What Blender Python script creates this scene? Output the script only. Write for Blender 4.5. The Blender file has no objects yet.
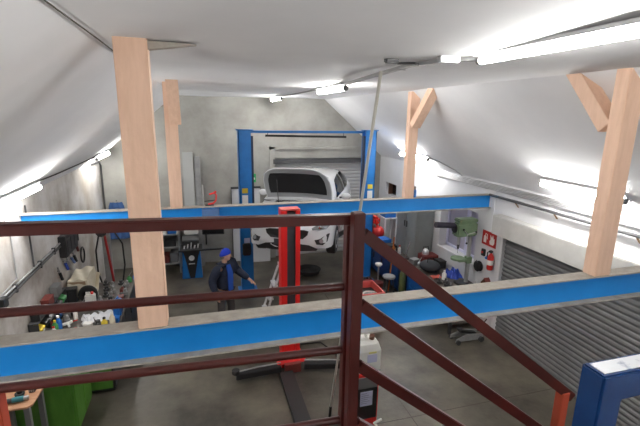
import bpy, bmesh, math, random
from math import sin, cos, pi, radians as R
from mathutils import Vector as V, Matrix, Euler

random.seed(7)
S = bpy.context.scene
C = S.collection

# ------------------------------------------------------------------ camera
F_PX, YAW, PITCH, ROLL = 417.23, 0.28322, 0.23259, 0.01648
EYE = V((0, 0, 4.48))
cam = bpy.data.objects.new('camera', bpy.data.cameras.new('camera'))
C.objects.link(cam)
fwd = V((sin(YAW) * cos(PITCH), cos(YAW) * cos(PITCH), -sin(PITCH)))
rt = V((cos(YAW), -sin(YAW), 0))
up = rt.cross(fwd)
r2 = rt * cos(ROLL) + up * sin(ROLL)
u2 = up * cos(ROLL) - rt * sin(ROLL)
m = Matrix((r2, u2, -fwd)).transposed().to_4x4()
m.translation = EYE
cam.matrix_world = m
cam.data.sensor_width = 36
cam.data.lens = F_PX / 640 * 36
cam.data.clip_start = 0.05
S.camera = cam

# ------------------------------------------------------------------ world, exposure
W = bpy.data.worlds.new('world')
S.world = W
W.use_nodes = True
bg = W.node_tree.nodes['Background']
bg.inputs[0].default_value = (0.62, 0.62, 0.85, 1)
bg.inputs[1].default_value = 0.6
S.view_settings.view_transform = 'Standard'
S.view_settings.look = 'None'
S.view_settings.gamma = 1
S.view_settings.use_curve_mapping = False
S.view_settings.exposure = 0.27
TUBE = 85.0        # strength of the fluorescent tubes

# ------------------------------------------------------------------ materials
MATS = {}

def mat(name, col, rough=0.6, metal=0.0, col2=None, scale=8.0, lo=0.35, hi=0.65, bump=0.0, bscale=None,
        emit=0.0, spec=0.5, coat=0.0, detail=6.0, stretch=None):
    if name in MATS:
        return MATS[name]
    M = bpy.data.materials.new(name)
    M.use_nodes = True
    nt = M.node_tree
    b = nt.nodes['Principled BSDF']
    b.inputs['Base Color'].default_value = (*col, 1)
    b.inputs['Roughness'].default_value = rough
    b.inputs['Metallic'].default_value = metal
    b.inputs['Specular IOR Level'].default_value = spec
    if coat:
        b.inputs['Coat Weight'].default_value = coat
    if emit:
        b.inputs['Emission Color'].default_value = (*col, 1)
        b.inputs['Emission Strength'].default_value = emit
    if col2 is not None or bump:
        tc = nt.nodes.new('ShaderNodeTexCoord')
        mp = nt.nodes.new('ShaderNodeMapping')
        nt.links.new(tc.outputs['Object'], mp.inputs[0])
        if stretch:
            mp.inputs['Scale'].default_value = stretch
        n = nt.nodes.new('ShaderNodeTexNoise')
        n.inputs['Scale'].default_value = scale
        n.inputs['Detail'].default_value = detail
        n.inputs['Roughness'].default_value = 0.62
        nt.links.new(mp.outputs[0], n.inputs['Vector'])
        if col2 is not None:
            cr = nt.nodes.new('ShaderNodeValToRGB')
            cr.color_ramp.elements[0].position = lo
            cr.color_ramp.elements[0].color = (*col, 1)
            cr.color_ramp.elements[1].position = hi
            cr.color_ramp.elements[1].color = (*col2, 1)
            nt.links.new(n.outputs['Fac'], cr.inputs[0])
            nt.links.new(cr.outputs[0], b.inputs['Base Color'])
        if bump:
            n2 = nt.nodes.new('ShaderNodeTexNoise')
            n2.inputs['Scale'].default_value = bscale or scale * 4
            n2.inputs['Detail'].default_value = 4
            nt.links.new(tc.outputs['Object'], n2.inputs['Vector'])
            bp = nt.nodes.new('ShaderNodeBump')
            bp.inputs['Strength'].default_value = bump
            bp.inputs['Distance'].default_value = 0.02
            nt.links.new(n2.outputs['Fac'], bp.inputs['Height'])
            nt.links.new(bp.outputs[0], b.inputs['Normal'])
    MATS[name] = M
    return M

plaster = mat('white_plaster', (0.60, 0.60, 0.61), 0.85, col2=(0.70, 0.70, 0.715), scale=0.7, lo=0.3, hi=0.62, bump=0.35, bscale=3.0)
ceil_paint = mat('ceiling_paint', (0.74, 0.74, 0.755), 0.8, col2=(0.82, 0.82, 0.835), scale=0.45, bump=0.3, bscale=1.6)
dirty_plaster = mat('stained_plaster', (0.30, 0.26, 0.215), 0.9, col2=(0.60, 0.585, 0.575), scale=0.9, lo=0.33, hi=0.60, bump=0.35, bscale=3.5, detail=9)
grey_plaster = mat('grey_plaster', (0.27, 0.262, 0.235), 0.9, col2=(0.41, 0.402, 0.372), scale=1.1, lo=0.32, hi=0.66, bump=0.25, bscale=5, detail=9)
concrete = mat('oily_concrete', (0.034, 0.029, 0.022), 0.42, col2=(0.125, 0.110, 0.083), scale=1.0, lo=0.36, hi=0.66, bump=0.15, bscale=14, detail=10)
blue_beam = mat('beam_blue_paint', (0.006, 0.23, 0.68), 0.42, col2=(0.010, 0.265, 0.74), scale=2.5)
dusty = mat('dusty_flange', (0.30, 0.275, 0.24), 0.85, col2=(0.40, 0.37, 0.325), scale=9)
peach = mat('peach_timber', (0.68, 0.45, 0.32), 0.6, col2=(0.76, 0.52, 0.385), scale=3.5, bump=0.25, bscale=12, stretch=(6, 6, 0.8))
dark_wood = mat('bare_dark_wood', (0.30, 0.155, 0.075), 0.75, col2=(0.42, 0.24, 0.13), scale=7, stretch=(5, 5, 0.6))
maroon = mat('red_oxide_paint', (0.045, 0.0055, 0.0042), 0.38, col2=(0.066, 0.009, 0.0065), scale=5, spec=0.5)
lift_blue = mat('lift_blue_paint', (0.008, 0.135, 0.42), 0.38, col2=(0.012, 0.17, 0.50), scale=4)
dark_blue = mat('dark_blue_gloss', (0.004, 0.030, 0.12), 0.25, coat=0.4, col2=(0.006, 0.042, 0.155), scale=6)
lift_red = mat('lift_red_paint', (0.72, 0.02, 0.018), 0.35)
black_metal = mat('black_metal', (0.018, 0.018, 0.019), 0.45)
black_rubber = mat('black_rubber', (0.014, 0.014, 0.015), 0.8)
dark_grey = mat('dark_grey_metal', (0.06, 0.06, 0.063), 0.5, metal=0.2)
grey_metal = mat('grey_metal', (0.28, 0.28, 0.28), 0.5, metal=0.3, col2=(0.36, 0.36, 0.355), scale=6)
galv = mat('galvanised_steel', (0.42, 0.42, 0.42), 0.42, metal=0.6)
alu = mat('aluminium', (0.72, 0.72, 0.73), 0.4, metal=0.25)
chrome = mat('chrome', (0.75, 0.75, 0.76), 0.12, metal=1.0)
shutter_grey = mat('shutter_grey', (0.155, 0.158, 0.162), 0.42, metal=0.2, col2=(0.195, 0.197, 0.20), scale=2)
shutter_light = mat('shutter_light', (0.42, 0.42, 0.42), 0.5)
cream_box = mat('shutter_box_paint', (0.50, 0.49, 0.46), 0.7, col2=(0.58, 0.57, 0.54), scale=3)
white_paint = mat('white_paint', (0.74, 0.74, 0.75), 0.5)
white_gloss = mat('white_car_paint', (0.78, 0.79, 0.81), 0.25, coat=0.8)
white_plastic = mat('white_plastic', (0.76, 0.75, 0.70), 0.45)
glass_dark = mat('dark_glass', (0.012, 0.014, 0.016), 0.06, spec=0.7)
lens = mat('lamp_lens', (0.45, 0.47, 0.50), 0.1, metal=0.4)
green_paint = mat('green_paint', (0.055, 0.17, 0.018), 0.5, col2=(0.10, 0.27, 0.035), scale=3, lo=0.3, hi=0.7, bump=0.15, stretch=(2, 2, 0.6))
press_green = mat('press_green', (0.13, 0.20, 0.115), 0.5, col2=(0.18, 0.26, 0.15), scale=6)
locker_grey = mat('locker_grey', (0.235, 0.25, 0.24), 0.5, col2=(0.28, 0.295, 0.285), scale=2)
bench_wood = mat('worn_board', (0.44, 0.22, 0.115), 0.7, col2=(0.56, 0.31, 0.18), scale=4, stretch=(1, 5, 1))
bench_top_m = mat('oily_bench_top', (0.055, 0.048, 0.04), 0.6, col2=(0.12, 0.105, 0.09), scale=5)
tube_glow = mat('tube_glow', (1.0, 0.985, 0.95), 0.5, emit=TUBE)
navy = mat('navy_cloth', (0.010, 0.015, 0.036), 0.85, col2=(0.016, 0.023, 0.05), scale=20)
blue_cloth = mat('blue_cloth', (0.012, 0.075, 0.40), 0.85)
beanie_blue = mat('beanie_knit', (0.008, 0.035, 0.42), 0.9, bump=0.4, bscale=90)
trouser = mat('grey_trousers', (0.055, 0.05, 0.05), 0.9)
skin = mat('skin', (0.56, 0.33, 0.24), 0.55)
hair_m = mat('grey_hair', (0.16, 0.14, 0.12), 0.8)
sign_red = mat('sign_red', (0.42, 0.02, 0.018), 0.5)
sign_white = mat('sign_white', (0.80, 0.78, 0.74), 0.6)
tarp_blue = mat('tarp_blue', (0.012, 0.05, 0.36), 0.5)
bin_blue = mat('bin_blue', (0.012, 0.12, 0.42), 0.45)
orange = mat('orange_plastic', (0.62, 0.17, 0.03), 0.5)
red_plastic = mat('red_plastic', (0.60, 0.025, 0.02), 0.4)
dark_red = mat('dark_red', (0.16, 0.028, 0.022), 0.5)
yellow = mat('yellow_plastic', (0.62, 0.46, 0.03), 0.5)
teal = mat('teal_plastic', (0.03, 0.20, 0.24), 0.45)
green_plastic = mat('green_plastic', (0.05, 0.28, 0.08), 0.5)
brown = mat('brown_leather', (0.13, 0.055, 0.03), 0.7)
cream_cloth = mat('cream_cloth', (0.58, 0.52, 0.40), 0.9, col2=(0.68, 0.62, 0.50), scale=6)
paper = mat('paper', (0.72, 0.72, 0.74), 0.8)
label_lilac = mat('label_lilac', (0.55, 0.56, 0.72), 0.6)
sheet_grey = mat('sheet_grey', (0.42, 0.43, 0.42), 0.6)
lilac_frame = mat('window_paint', (0.62, 0.62, 0.78), 0.5)
exit_green = mat('exit_green', (0.03, 0.42, 0.12), 0.5)
grey_plastic = mat('grey_plastic', (0.17, 0.17, 0.17), 0.55)
screen_m = mat('screen', (0.01, 0.011, 0.013), 0.15)
crack_m = mat('seam_dark', (0.07, 0.06, 0.05), 0.9)
pole_m = mat('pale_pole', (0.50, 0.48, 0.43), 0.5)

glass = bpy.data.materials.new('window_glass')
glass.use_nodes = True
_b = glass.node_tree.nodes['Principled BSDF']
_b.inputs['Base Color'].default_value = (0.42, 0.40, 0.46, 1)
_b.inputs['Transmission Weight'].default_value = 0.6
_b.inputs['Roughness'].default_value = 0.45

# ------------------------------------------------------------------ helpers
MW = {}

class MB:
    def __init__(s):
        s.b = bmesh.new()

    def _x(s, vs, M):
        bmesh.ops.transform(s.b, matrix=M, verts=vs)

    def box(s, a, b):
        a, b = V(a), V(b)
        r = bmesh.ops.create_cube(s.b, size=1)
        d = b - a
        s._x(r['verts'], Matrix.Translation((a + b) / 2) @ Matrix.Diagonal((abs(d.x), abs(d.y), abs(d.z), 1)))
        return s

    def obox(s, c, size, rot=(0, 0, 0)):
        r = bmesh.ops.create_cube(s.b, size=1)
        s._x(r['verts'], Matrix.Translation(c) @ Euler(rot).to_matrix().to_4x4() @ Matrix.Diagonal((*size, 1)))
        return s

    def bar(s, p, q, w, h, upv=(0, 0, 1)):
        """rectangular bar from p to q, w across, h in the up direction"""
        p, q = V(p), V(q)
        d = (q - p)
        L = d.length
        z = d.normalized()
        x = z.cross(V(upv)).normalized()
        y = x.cross(z)
        Mx = Matrix((x, y, z)).transposed().to_4x4()
        Mx.translation = (p + q) / 2
        r = bmesh.ops.create_cube(s.b, size=1)
        s._x(r['verts'], Mx @ Matrix.Diagonal((w, h, L, 1)))
        return s

    def cyl(s, p, q, r1, r2=None, seg=16):
        p, q = V(p), V(q)
        d = q - p
        r = bmesh.ops.create_cone(s.b, cap_ends=True, segments=seg, radius1=r1, radius2=r1 if r2 is None else r2, depth=d.length)
        Mx = d.to_track_quat('Z', 'Y').to_matrix().to_4x4()
        Mx.translation = (p + q) / 2
        s._x(r['verts'], Mx)
        return s

    def tube(s, pts, rad, seg=8, closed=False):
        pts = [V(p) for p in pts]
        n = len(pts)
        rings = []
        prev = None
        for i, p in enumerate(pts):
            if closed:
                d = pts[(i + 1) % n] - pts[i - 1]
            else:
                d = pts[min(i + 1, n - 1)] - pts[max(i - 1, 0)]
            d.normalize()
            if prev is None:
                a = d.orthogonal().normalized()
            else:
                a = (prev - d * prev.dot(d)).normalized()
            prev = a
            b2 = d.cross(a)
            rings.append([s.b.verts.new(p + (a * cos(t) + b2 * sin(t)) * rad) for t in [2 * pi * k / seg for k in range(seg)]])
        rng = range(n) if closed else range(n - 1)
        for i in rng:
            A, B = rings[i], rings[(i + 1) % n]
            for k in range(seg):
                s.b.faces.new((A[k], A[(k + 1) % seg], B[(k + 1) % seg], B[k]))
        if not closed:
            s.b.faces.new(rings[0][::-1])
            s.b.faces.new(rings[-1])
        return s

    def ball(s, c, r, seg=16, rot=(0, 0, 0)):
        rr = (r, r, r) if not hasattr(r, '__len__') else r
        q = bmesh.ops.create_uvsphere(s.b, u_segments=seg, v_segments=max(8, seg * 2 // 3), radius=1)
        s._x(q['verts'], Matrix.Translation(c) @ Euler(rot).to_matrix().to_4x4() @ Matrix.Diagonal((*rr, 1)))
        return s

    def lathe(s, prof, at=(0, 0, 0), seg=18, axis='Z'):
        """prof = [(radius, height)] bottom to top"""
        at = V(at)
        rings = []
        def P(r, h, t):
            if axis == 'Z':
                return at + V((r * cos(t), r * sin(t), h))
            if axis == 'X':
                return at + V((h, r * cos(t), r * sin(t)))
            return at + V((r * sin(t), h, r * cos(t)))
        for r, h in prof:
            rings.append([s.b.verts.new(P(max(r, 1e-4), h, 2 * pi * k / seg)) for k in range(seg)])
        for A, B in zip(rings, rings[1:]):
            for k in range(seg):
                s.b.faces.new((A[k], A[(k + 1) % seg], B[(k + 1) % seg], B[k]))
        s.b.faces.new(rings[0][::-1])
        s.b.faces.new(rings[-1])
        return s

    def prism(s, poly, off):
        """closed polygon (3D points) extruded by the vector off"""
        off = V(off)
        a = [s.b.verts.new(V(p)) for p in poly]
        b2 = [s.b.verts.new(V(p) + off) for p in poly]
        n = len(poly)
        s.b.faces.new(a)
        s.b.faces.new(b2[::-1])
        for i in range(n):
            s.b.faces.new((a[i], b2[i], b2[(i + 1) % n], a[(i + 1) % n]))
        return s

    def grid(s, f, nu, nv, thick=None):
        """surface f(u, v), u and v in 0..1"""
        g = [[s.b.verts.new(V(f(i / nu, j / nv))) for j in range(nv + 1)] for i in range(nu + 1)]
        for i in range(nu):
            for j in range(nv):
                s.b.faces.new((g[i][j], g[i + 1][j], g[i + 1][j + 1], g[i][j + 1]))
        return s

    def done(s, bevel=0.0, smooth=False, seg=2, solid=0.0):
        if solid:
            bmesh.ops.recalc_face_normals(s.b, faces=s.b.faces)
            s.b.normal_update()
            old = list(s.b.faces)
            edge = [e for e in s.b.edges if len(e.link_faces) == 1]
            cp = {v: s.b.verts.new(v.co - v.normal * solid) for v in list(s.b.verts)}
            for f in old:
                s.b.faces.new([cp[v] for v in f.verts][::-1])
            for e in edge:
                a, b2 = e.verts
                s.b.faces.new((a, b2, cp[b2], cp[a]))
        bmesh.ops.recalc_face_normals(s.b, faces=s.b.faces)
        if bevel:
            ed = [e for e in s.b.edges if len(e.link_faces) == 2 and e.calc_face_angle(0) > 0.6]
            bmesh.ops.bevel(s.b, geom=ed, offset=bevel, segments=seg, affect='EDGES', clamp_overlap=True)
        if smooth:
            for f in s.b.faces:
                f.smooth = True
        return s

    def build(s, name, material, parent=None, bevel=0.0, smooth=False, local=False, solid=0.0, label=None):
        """links ONE mesh object; points are world points unless local"""
        s.done(bevel, smooth, solid=solid)
        if smooth and not bevel:
            pass
        if parent is not None and not local:
            bmesh.ops.transform(s.b, matrix=MW[parent.name].inverted(), verts=s.b.verts)
        me = bpy.data.meshes.new(name)
        s.b.to_mesh(me)
        s.b.free()
        me.materials.append(material)
        o = bpy.data.objects.new(name, me)
        C.objects.link(o)
        if smooth:
            try:
                me.set_sharp_from_angle(angle=R(40))
            except Exception:
                pass
        if parent is not None:
            o.parent = parent
        MW[o.name] = MW[parent.name] if parent is not None else Matrix.Identity(4)
        if label:
            o['label'] = label
        return o


def tag(o, label, cat, group=None):
    o['label'] = label
    o['category'] = cat
    if group:
        o['group'] = group
    return o


def thing(name, label, cat, loc=(0, 0, 0), rz=0.0, group=None):
    o = bpy.data.objects.new(name, None)
    o.empty_display_size = 0.1
    C.objects.link(o)
    o.location = loc
    o.rotation_euler = (0, 0, rz)
    MW[o.name] = Matrix.Translation(loc) @ Matrix.Rotation(rz, 4, 'Z')
    return tag(o, label, cat, group)


def solo(name, mb, material, label, cat, group=None, bevel=0.0, smooth=False, solid=0.0):
    """a thing that is one mesh; its origin moves to its base"""
    o = mb.build(name, material, None, bevel, smooth, solid=solid)
    vs = [v.co for v in o.data.vertices]
    lo = V((min(v[i] for v in vs) for i in range(3)))
    hi = V((max(v[i] for v in vs) for i in range(3)))
    b = V(((lo.x + hi.x) / 2, (lo.y + hi.y) / 2, lo.z))
    o.data.transform(Matrix.Translation(-b))
    o.location = b
    return tag(o, label, cat, group)


def struct(name, mb, material, parent=None, **k):
    o = mb.build(name, material, parent, **k)
    o['kind'] = 'structure'
    return o


def copy_thing(root, loc, rz=0.0, label=None, group=None):
    r = root.copy()
    C.objects.link(r)
    r.location = loc
    r.rotation_euler = (0, 0, rz)
    if label:
        r['label'] = label
    if group:
        r['group'] = group
    for ch in list(root.children):
        c = ch.copy()
        C.objects.link(c)
        c.parent = r
        for g in list(ch.children):
            d = g.copy()
            C.objects.link(d)
            d.parent = c
    return r

# ------------------------------------------------------------------ room shell
XL, XR, YB, YF = -2.63, 5.70, 12.6, -2.5
ZC, CL, CR = 4.926, -0.58, 3.75          # flat ceiling height, its left and right creases
ZL = 3.2                                  # where the roof slopes meet the side walls
T = 0.2
struct('floor', MB().box((XL - T, YF - T, -0.1), (XR + T, YB + T, 0)), concrete)
def wavy_ceiling():
    mb = MB()
    mb.grid(lambda u, v: (CL + (CR - CL) * u, YF + (YB - YF) * v,
                          ZC + (0.012 * sin(9 * v * pi + 2 * u) + 0.012 * sin(23 * v + 5 * u)) * sin(u * pi)), 24, 60)
    return mb
cm = wavy_ceiling()
struct('ceiling', cm, ceil_paint, smooth=True)
def slope(x0, z0, x1, z1, ph):
    mb = MB()
    mb.grid(lambda u, v: (x0 + (x1 - x0) * u, YF + (YB - YF) * v,
                          z0 + (z1 - z0) * u + 0.016 * sin(u * pi) * sin(17 * v + ph + 3 * u)), 16, 50)
    return mb
struct('ceiling_slope_left', slope(CL, ZC, XL, ZL, 0.4), ceil_paint, smooth=True)
struct('ceiling_slope_right', slope(CR, ZC, XR, ZL, 1.9), ceil_paint, smooth=True)
struct('ceiling_outer', MB().box((XL - T, YF - T, ZC + 0.05), (XR + T, YB + T, ZC + 0.15)), plaster)
struct('wall_left', MB().box((XL - T, YF - T, 0), (XL, YB + T, ZL + 0.05)), dirty_plaster)
# back wall with the shutter opening
bx0, bx1, bz1 = 2.2, 5.26, 3.15
mb = MB().box((XL, YB, 0), (bx0, YB + T, ZC + 0.05)).box((bx1, YB, 0), (XR, YB + T, ZC + 0.05)).box((bx0, YB, bz1), (bx1, YB + T, ZC + 0.05))
struct('wall_back', mb, grey_plaster)
struct('wall_front', MB().box((XL - T, YF - T, 0), (XR + T, YF, ZC + 0.05)), plaster)
# right wall: roller door opening Y 0.6..6.62, window opening Y 7.40..8.80, small opening near the corner
dy0, dy1, dz1 = 0.6, 6.62, 2.30
wy0, wy1, wz0, wz1 = 7.42, 8.85, 1.33, 2.46
ny0, ny1, nz0, nz1 = 11.35, 12.1, 2.02, 2.42
mb = MB()
def wr(y0, y1, z0, z1):
    mb.box((XR, y0, z0), (XR + T + 0.1, y1, z1))
wr(YF - T, dy0, 0, ZL + 0.05); wr(dy0, dy1, dz1, ZL + 0.05); wr(dy1, wy0, 0, ZL + 0.05)
wr(wy0, wy1, 0, wz0); wr(wy0, wy1, wz1, ZL + 0.05); wr(wy1, ny0, 0, ZL + 0.05)
wr(ny0, ny1, 0, nz0); wr(ny0, ny1, nz1, ZL + 0.05); wr(ny1, YB + T, 0, ZL + 0.05)
struct('wall_right', mb, plaster)
struct('trim_1', MB().tube([(CL + 0.01, YF + 0.2, ZC - 0.012), (CL + 0.018, 1.0, ZC - 0.014), (CL + 0.005, 2.1, ZC - 0.012),
                            (CL + 0.014, 3.0, ZC - 0.016), (CL, 4.2, ZC - 0.012)], 0.004, 6), crack_m)

mb = MB().box((2.0, 4.86, 0.0), (5.68, 4.872, 0.0012)).box((2.92, 3.0, 0.0), (2.932, 9.5, 0.0012))
struct('trim_5', mb, crack_m)

# right roller door: curtain of curved slats, guides, box above
def slat_profile_y(x, y0, y1, z0, z1, pitch, amp, sgn=-1):
    """a horizontal-ribbed curtain in the plane x, ribs bulging to sgn"""
    mb = MB()
    n = int((z1 - z0) / pitch)
    pts = []
    for i in range(n):
        za = z0 + i * pitch
        for k in range(4):
            t = k / 4
            pts.append((amp * sin(pi * t), za + pitch * t))
    pts.append((0, z0 + n * pitch))
    ra = [mb.b.verts.new((x + sgn * a, y0, z)) for a, z in pts]
    rb = [mb.b.verts.new((x + sgn * a, y1, z)) for a, z in pts]
    for i in range(len(pts) - 1):
        mb.b.faces.new((ra[i], ra[i + 1], rb[i + 1], rb[i]))
    return mb
d1 = struct('door_1', slat_profile_y(XR + 0.06, dy0, dy1, 0.0, dz1, 0.092, 0.022), shutter_grey, solid=0.004)
struct('door_guide', MB().box((XR - 0.03, dy1 - 0.06, 0), (XR + 0.09, dy1, dz1)), white_paint, bevel=0.005)
struct('door_guide', MB().box((XR - 0.03, dy0, 0), (XR + 0.09, dy0 + 0.06, dz1)), white_paint, bevel=0.005)
struct('trim_2', MB().box((XR - 0.22, dy0 - 0.1, 2.24), (XR - 0.001, dy1 + 0.08, 2.62)), cream_box, bevel=0.012)
# back shutter
def back_curtain():
    mb = MB()
    n = int(bz1 / 0.11)
    pts = []
    for i in range(n):
        for k in range(4):
            pts.append((0.02 * sin(pi * k / 4), i * bz1 / n + bz1 / n * k / 4))
    pts.append((0, bz1))
    ra = [mb.b.verts.new((bx0, YB + 0.08 - a, z)) for a, z in pts]
    rb = [mb.b.verts.new((bx1, YB + 0.08 - a, z)) for a, z in pts]
    for i in range(len(pts) - 1):
        mb.b.faces.new((ra[i], ra[i + 1], rb[i + 1], rb[i]))
    return mb
struct('door_2', back_curtain(), shutter_light, solid=0.004)
struct('trim_3', MB().box((bx0 - 0.16, YB - 0.07, 0), (bx0, YB - 0.001, 3.50)).box((bx1, YB - 0.07, 0), (bx1 + 0.12, YB - 0.001, 3.50))
       .box((bx0 - 0.16, YB - 0.07, 3.42), (bx1 + 0.12, YB - 0.001, 3.50)), grey_plaster, bevel=0.006)
struct('trim_4', MB().box((bx0 - 0.05, YB - 0.10, bz1 - 0.16), (bx1 + 0.03, YB - 0.012, bz1 - 0.02)), dark_grey, bevel=0.006)
# windows in the right wall
w1 = struct('window_1', MB().box((XR + 0.24, wy0, wz0), (XR + 0.26, wy1, wz1)), glass)
struct('window_frame', MB().box((XR + 0.16, 7.86, wz0), (XR + 0.27, 8.02, wz1)).box((XR + 0.2, wy0, wz0), (XR + 0.27, wy1, wz0 + 0.06))
       .box((XR + 0.2, wy0, wz1 - 0.06), (XR + 0.27, wy1, wz1)).box((XR + 0.2, wy0, wz0), (XR + 0.27, wy0 + 0.06, wz1))
       .box((XR + 0.2, wy1 - 0.06, wz0), (XR + 0.27, wy1, wz1)), lilac_frame, w1, bevel=0.006)
struct('window_sill', MB().box((XR - 0.03, wy0 - 0.04, wz0 - 0.03), (XR + 0.2, wy1 + 0.04, wz0)), white_paint, w1, bevel=0.006)
w2 = struct('window_2', MB().box((XR + 0.22, ny0, nz0), (XR + 0.24, ny1, nz1)), glass_dark)
struct('window_frame', MB().box((XR + 0.1, ny0, nz0), (XR + 0.24, ny0 + 0.05, nz1)).box((XR + 0.1, ny1 - 0.05, nz0), (XR + 0.24, ny1, nz1))
       .box((XR + 0.1, ny0, nz1 - 0.05), (XR + 0.24, ny1, nz1)), brown, w2)
# mezzanine slab behind the camera
mb = MB().box((XL, YF, 2.80), (0.78, 1.58, 2.943)).box((0.78, YF, 2.80), (XR - 0.25, 0.94, 2.943))
struct('floor_mezzanine', mb, concrete)

# ------------------------------------------------------------------ steel beams
def beam(y, x0, x1, label):
    t = thing('steel_beam', label, 'beam', ((x0 + x1) / 2, y, 2.663), 0)
    MB().box((x0, y - 0.006, 2.675), (x1, y + 0.006, 2.929)).build('web', blue_beam, t)
    MB().box((x0, y - 0.075, 2.929), (x1, y + 0.075, 2.943)).build('top_flange', dusty, t, label='dusty beige top flange')
    MB().box((x0, y - 0.075, 2.661), (x1, y + 0.075, 2.675)).build('bottom_flange', dusty, t, label='dusty beige bottom flange')
    return t
beam(3.06, XL - 0.0, XR - 0.0, 'blue steel I-beam crossing the foreground just beyond the red-brown railing, two near posts on it')
b2 = beam(7.12, XL, XR, 'blue steel I-beam in the distance, in front of the lifted car, ending at the right wall')
MB().box((-0.0, 7.02, 2.70), (0.28, 7.114, 2.90)).build('splice_plate', mat('faded_blue', (0.10, 0.20, 0.42), 0.6), b2, bevel=0.004)

# ------------------------------------------------------------------ timber posts
def post(x, y, w, d, label, brace=None, ztop=ZC, wedge=False):
    t = thing('timber_post', label, 'post', (x + w / 2, y + d / 2, 2.943))
    MB().box((x, y, 2.943), (x + w, y + d, ztop)).build('shaft', peach, t, bevel=0.006)
    if wedge:
        MB().prism([(x + w + 0.001, y + 0.03, ZC - 0.06), (x + w + 0.30, y + 0.03, ZC - 0.015), (x + w + 0.001, y + 0.03, ZC - 0.008)], (0, 0.09, 0)).build('wedge', dusty, t, label='dusty wedge at the ceiling')
    if brace:
        (ya, za), (yb, zb), bm, lab = brace
        xc = x + w / 2 + lab
        p, q = V((xc, ya, za)), V((xc, yb, zb))
        dirv = (q - p).normalized()
        q2 = q + dirv * 0.08
        MB().bar(p, q2, w * (0.34 if lab else 0.72), 0.17, (1, 0, 0)).build('brace', bm, t, bevel=0.004)
    return t
post(-0.481, 2.99, 0.199, 0.145, 'thick peach-painted timber post, tallest and nearest on the left, on the near blue beam', ztop=ZC + 0.01, wedge=True)
post(3.735, 2.99, 0.199, 0.145, 'peach-painted timber post at right on the near blue beam, brace leaning away', ((3.18, 4.40), (3.63, 4.93), peach, 0.0), ztop=ZC + 0.01)
post(-0.49, 7.05, 0.19, 0.14, 'peach timber post standing on the far blue beam near the left end', ((7.00, 4.30), (6.62, 4.88), peach, 0.068))
post(3.735, 7.05, 0.18, 0.14, 'peach timber post on the far blue beam right of the car', ((7.02, 4.30), (6.45, 4.90), peach, 0.0), ztop=ZC - 0.02)

# ------------------------------------------------------------------ guard railing and stair railing (red oxide)
YR = 1.6
gr = thing('guard_railing', 'dark red-brown horizontal pipe railing across the left foreground', 'railing', (-0.8, 1.665, 2.943))
GX0, GX1, YG = -2.55, 0.600, 1.665
MB().bar((GX0, YG, 4.115), (0.655, YG, 4.036), 0.05, 0.044).build('top_rail', maroon, gr, bevel=0.004)
for z0, z1 in ((3.801, 3.720), (3.506, 3.402), (3.125, 3.016)):
    MB().cyl((GX0, YG, z0), (GX1, YG, z1), 0.0185, seg=16).build('mid_rail', maroon, gr, smooth=True)
MB().box((0.602, 1.640, 2.943), (0.650, 1.690, 4.012)).build('end_post', maroon, gr, bevel=0.003)
MB().box((-2.60, YG - 0.025, 2.943), (-2.55, YG + 0.025, 4.14)).build('post', maroon, gr, bevel=0.003)
red_oxide = mat('bright_lit_red_oxide', (0.36, 0.055, 0.025), 0.45)
MB().box((-0.82, YG - 0.030, 2.943), (-0.767, YG + 0.030, 3.43)).build('short_post', red_oxide, gr, bevel=0.003, label='brighter red short post')
sr = thing('stair_railing', 'dark red-brown sloping stair railing running down to the right from the newel post', 'railing', (1.2, YR, 2.943))
MB().box((0.609, 1.575, 2.943), (0.659, 1.628, 4.080)).build('newel_post', maroon, sr, bevel=0.003)
SL_ = -0.80
def rail(z0, h, w, x1):
    x0 = 0.660
    MB().bar((x0, YR, z0), (x1, YR, z0 + SL_ * (x1 - x0)), w, h, (0, 0, 1)).build('sloping_rail', maroon, sr, bevel=0.004)
rail(3.985, 0.054, 0.036, 1.98)
rail(3.658, 0.052, 0.036, 1.98)
rail(3.352, 0.052, 0.036, 1.98)
rail(3.040, 0.052, 0.036, 1.98)
MB().box((1.893, 1.575, 0), (1.943, 1.628, 2.975)).build('lower_post', red_oxide, sr, bevel=0.003, label='lower post with its lit red painted in')  # same paint as the rails; the brighter red paints in its lit side
# stair below the railing
st = thing('steel_stair', 'steel stair dropping to the workshop floor beside the sloping railing', 'stair', (2.6, 1.28, 0))
nst = 15
for k in range(nst - 1):
    z = 2.943 * (1 - (k + 1) / nst)
    x = 0.82 + k * 0.245
    MB().box((x, 1.0, z - 0.03), (x + 0.26, 1.50, z)).build('tread', dark_grey, st)
for y in (0.985, 1.505):
    MB().bar((0.80, y, 2.72), (4.42, y, 0.06), 0.012, 0.2).build('stringer', maroon, st)

# blue square-tube frame in the right foreground
bf = thing('tube_stand', 'dark blue glossy square-tube frame close to the camera at bottom right', 'stand', (1.6, 0.89, 2.943))
MB().prism([(1.174, 0.848, 2.943), (1.174, 0.848, 3.70), (2.29, 0.848, 3.70), (2.29, 0.848, 2.943), (2.2, 0.848, 2.943), (2.2, 0.848, 3.60), (1.268, 0.848, 3.60), (1.268, 0.848, 2.943)], (0, 0.084, 0)).build('tube_frame', dark_blue, bf, bevel=0.006)
MB().box((1.19, 0.862, 3.7005), (2.27, 0.918, 3.7025)).build('top_glare', mat('top_glare_paint', (0.03, 0.08, 0.22), 0.3, metal=0.5, col2=(0.80, 0.82, 0.86), scale=11, lo=0.38, hi=0.52), bf, label='pale mottled top face with painted-in lamp reflection')  # pale metallic mottling paints in the bright lamp reflection on the top

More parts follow.
